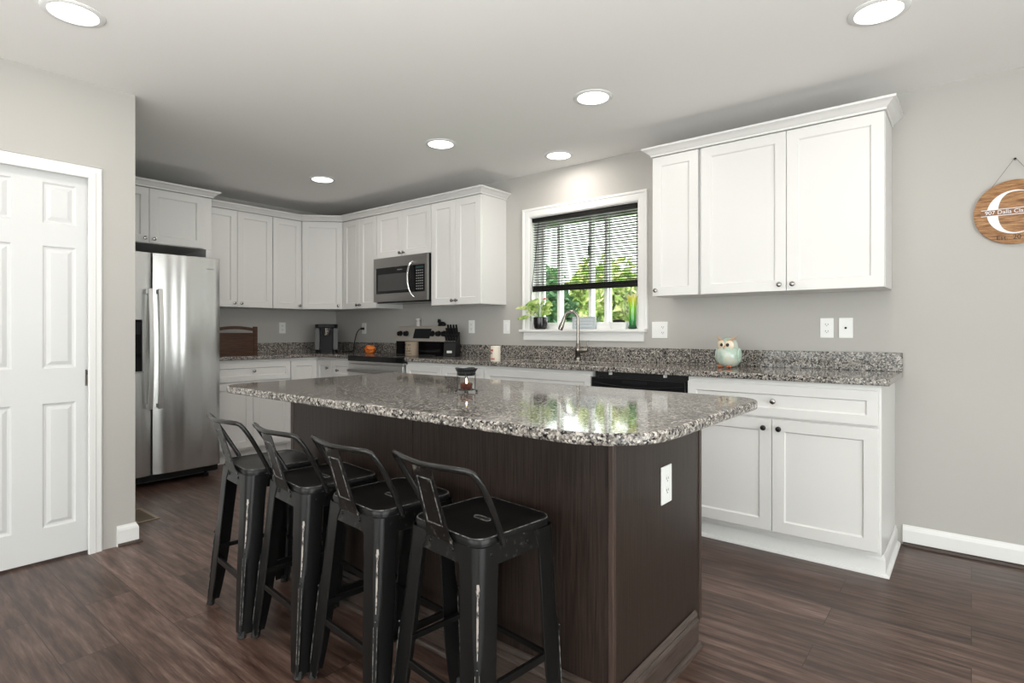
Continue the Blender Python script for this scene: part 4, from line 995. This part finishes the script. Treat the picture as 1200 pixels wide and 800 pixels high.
# coffee maker
e = thing('coffee_maker', 'black and grey single-serve coffee maker in the counter corner', 'coffee maker', (-5.215, 3.36, CT1 + .0003), R(57))
M_cm = mat('coffee_black', (.008, .008, .009), .45, spec=.25); M_cg = mat('coffee_grey', (.11, .11, .115), .45)
MB().prism(rrect(0, .06, .110, .085, .03, 6), 0, .27).build('housing', M_cm, e, smooth=40)
MB().prism(rrect(0, -.035, .075, .075, .02, 5), 0, .028).build('drip_tray', M_cm, e, smooth=40)
for sx in (-1, 1): MB().box(sx * .066, sx * .114, -.072, .05, .028, .262).build('side_panel', M_cg, e, bevel=.006)
MB().prism(rrect(0, -.0, .112, .115, .05, 8), .252, .292).build('lid', M_cm, e, smooth=40, bevel=.006)
MB().prism(rrect(0, -.010, .0655, .05, .01, 4), .225, .262).build('brew_head', M_cm, e)
MB().lathe([(.028, 0), (.036, .03), (.042, .085)], (0, -.058, .176), 20).build('brew_funnel', M_chrome, e, smooth=40)
cd = MB().tube([tuple(p) for p in bez((-5.052, 3.690, 1.180), (-5.13, 3.66, 1.185), (-5.15, 3.665, 1.06), (-5.17, 3.66, .95), 12)] + [(-5.165, 3.64, .938), (-5.15, 3.56, .937), (-5.16, 3.50, .938)], .0048, 8).build('power_cord', M_rubber)
tag(cd, 'black power cord running from the outlet to the coffee maker', 'cord')
MB().box(-5.066, -5.030, 3.672, 3.7005, 1.168, 1.192).build('plug', M_rubber, cd, bevel=.003)

# wooden serving crate
e = thing('wooden_crate', 'dark wooden crate with a curved handle slot, beside the refrigerator', 'crate', (-5.31, 2.385, CT1 + .0003), PI / 2)
M_wd = mat('walnut_wood', (.10, .045, .022), .45)
nt(M_wd)[1].new(ramp(M_wd, noise(M_wd, coords(M_wd, (3, 30, 30)), 3, 5, .6), [(.3, (.025, .010, .005)), (.7, (.085, .036, .018))]), nt(M_wd)[2].inputs['Base Color'])
hw = .205; ht = .262
for x in (-hw, hw - .035): MB().box(x, x + .035, -.17, -.145, 0, ht).build('post', M_wd, e, bevel=.002)
MB().box(-hw + .035, hw - .035, -.162, -.150, .018, .195).build('front_panel', M_wd, e)
MB().box(-hw + .035, hw - .035, -.168, -.147, 0, .018).build('rail', M_wd, e)
MB().box(-hw + .035, hw - .035, -.168, -.147, .190, .205).build('rail', M_wd, e)
pts = [(-hw + .02 + (2 * hw - .04) * i / 16, -.157, .232 + .020 * math.sin(PI * i / 16)) for i in range(17)]
m = MB()
for i in range(16): m.obox(pts[i], (pts[i + 1][0] + .001, pts[i + 1][1], pts[i + 1][2]), .018, .028)
m.build('handle_bar', M_wd, e)
MB().box(-hw, hw, .10, .112, 0, .20).build('back_panel', M_wd, e)
MB().box(-hw, -hw + .012, -.145, .10, 0, .185).build('side_panel', M_wd, e); MB().box(hw - .012, hw, -.145, .10, 0, .185).build('side_panel', M_wd, e)
MB().box(-hw + .012, hw - .012, -.145, .10, 0, .01).build('base', M_wd, e)

# candle warmer on the island
e = thing('candle_burner', 'small black wire burner with a lit amber candle on the island top', 'candle holder', (-1.561, 1.635, .9090), R(15))
M_wire = mat('black_wire', (.012, .012, .012), .4)
m = MB(); K = 24; vs = []
for r_, z in ((.033, .066), (.036, .078), (.046, .094), (.044, .0945), (.034, .080), (.031, .070)):
    for i in range(K): a_ = 2 * PI * i / K; q = r_ * (1 + .05 * math.cos(4 * a_) * (z > .09)); vs.append((q * math.cos(a_), q * math.sin(a_), z + .002 * math.cos(4 * a_) * (z > .09)))
m.add(vs, [(j * K + i, j * K + (i + 1) % K, (j + 1) * K + (i + 1) % K, (j + 1) * K + i) for j in range(5) for i in range(K)] + [tuple(reversed(range(K)))])
m.build('oil_dish', mat('dish_black', (.012, .014, .015), .2), e, smooth=50)
m = MB(); m.tube([(.036 * math.cos(q * PI / 12), .036 * math.sin(q * PI / 12), .078) for q in range(24)], .0018, 6, closed=True); m.tube([(.032 * math.cos(q * PI / 12), .032 * math.sin(q * PI / 12), .010) for q in range(24)], .0018, 6, closed=True)
for k in range(4):
    a_ = k * PI / 2 + .4; cx_, sy_ = math.cos(a_), math.sin(a_)
    m.tube([(.036 * cx_, .036 * sy_, .078), (.035 * cx_, .035 * sy_, .02), (.034 * cx_, .034 * sy_, .010), (.040 * cx_, .040 * sy_, .006)], .0017, 6); m.ball((.041 * cx_, .041 * sy_, .0045), .0045, 10)
m.tube([(-.032, 0, .010), (.032, 0, .010)], .0015, 5); m.tube([(0, -.032, .010), (0, .032, .010)], .0015, 5)
m.build('wire_frame', M_wire, e, smooth=60)
cn = MB().lathe([(.020, .012), (.024, .016), (.026, .034), (.024, .036), (.022, .030), (.0001, .029)], n=20).build('amber_cup', mat('amber_glass', (.10, .03, .02), .15, coat=.4), e, smooth=50)
MB().lathe([(.0005, .030), (.004, .036), (.0045, .041), (.003, .048), (.0003, .056)], n=12).build('flame', mat('flame', (1, .8, .5), .5, emit=(1, .72, .38), es=9), cn, smooth=60)

# round wooden sign
e = thing('wall_sign', 'round wooden sign with a white letter C hanging from a cord on the wall', 'sign', (.166, YB - .012, 1.735))
M_sw = mat('oak_sign', (.35, .19, .09), .55)
nt(M_sw)[1].new(ramp(M_sw, noise(M_sw, coords(M_sw, (3, 3, 34)), 4, 6, .7), [(.36, (.13, .055, .022)), (.5, (.33, .16, .065)), (.64, (.50, .29, .14))]), nt(M_sw)[2].inputs['Base Color'])
MB().lathe([(.157, -.006), (.157, .006), (.155, .007), (.0001, .007)], n=64, axis='y').build('sign_board', M_sw, e, smooth=30)
M_wp = mat('white_vinyl', (.82, .82, .84), .5); M_bp = mat('black_vinyl', (.02, .02, .02), .5); M_bandm = mat('brown_band', (.25, .12, .06), .55)
# C: outer circle minus inner ellipse, thick at left, open at right
vs = []; N = 48; K = 0
for i in range(N + 1):
    q = R(42 + 276 * i / N); ro = .106; x, z = ro * math.cos(q), ro * math.sin(q)
    th = .006 + .036 * max(0, math.cos(q - PI)) ** 1.6
    xi, zi = x + th * (1 if True else 0) * (1 if math.cos(q) < 0.3 else .3), z * (1 - .055)
    vs += [(x, -.0085, z), (xi, -.0085, zi), (x, -.0072, z), (xi, -.0072, zi)]
fs = [f for i in range(N) for f in ((i * 4, i * 4 + 4, i * 4 + 5, i * 4 + 1), (i * 4 + 2, i * 4 + 3, i * 4 + 7, i * 4 + 6), (i * 4, i * 4 + 2, i * 4 + 6, i * 4 + 4), (i * 4 + 1, i * 4 + 5, i * 4 + 7, i * 4 + 3))]
fs += [(0, 1, 3, 2), (N * 4, N * 4 + 2, N * 4 + 3, N * 4 + 1)]
MB().add(vs, fs).build('letter', M_wp, e)
MB().box(-.128, .128, -.0092, -.0085, -.012, .018).build('name_band', M_bandm, e)
MB().box(-.128, .128, -.0097, -.0085, .0165, .0195).box(-.128, .128, -.0097, -.0085, -.0135, -.0105).build('band_stripes', M_wp, e)
lettering('907 Dalla Clark', .0265, M_wp, e, (-.030, -.0095, .003), (R(90), 0, 0), .0003)
lettering('Est.  20', .031, M_bp, e, (-.024, -.0075, -.124), (R(90), 0, 0), .0003)
MB().tube([(-.088, -.006, .128), (-.006, -.006, .255), (.006, -.006, .255), (.088, -.006, .128)], .0012, 6).build('hanging_cord', mat('jute_cord', (.22, .20, .18), .8), e)
MB().lathe([(.004, -.010), (.004, .002), (.006, .003), (.0001, .005)], (0, 0, .258), 10, 'y').build('nail', M_dknob, e)

# floor vent register
e = thing('floor_vent', 'beige metal vent register set in the plank floor by the pantry corner', 'vent', (-4.03, 1.273, 0))
M_vt = mat('vent_brass', (.28, .22, .15), .4, .5)
MB().cells([-.16, -.14, .14, .16], [-.065, -.045, .045, .065], {(i, j) for i in range(3) for j in range(3)} - {(1, 1)}, .0002, .005).build('register_frame', M_vt, e, bevel=.0015)
m = MB()
for k in range(12): m.box(-.14, .14, -.043 + k * .0076, -.040 + k * .0076, .0006, .0035)
m.build('louvers', M_vt, e); MB().box(-.14, .14, -.045, .045, .0001, .0005).build('duct_opening', M_dark, e)
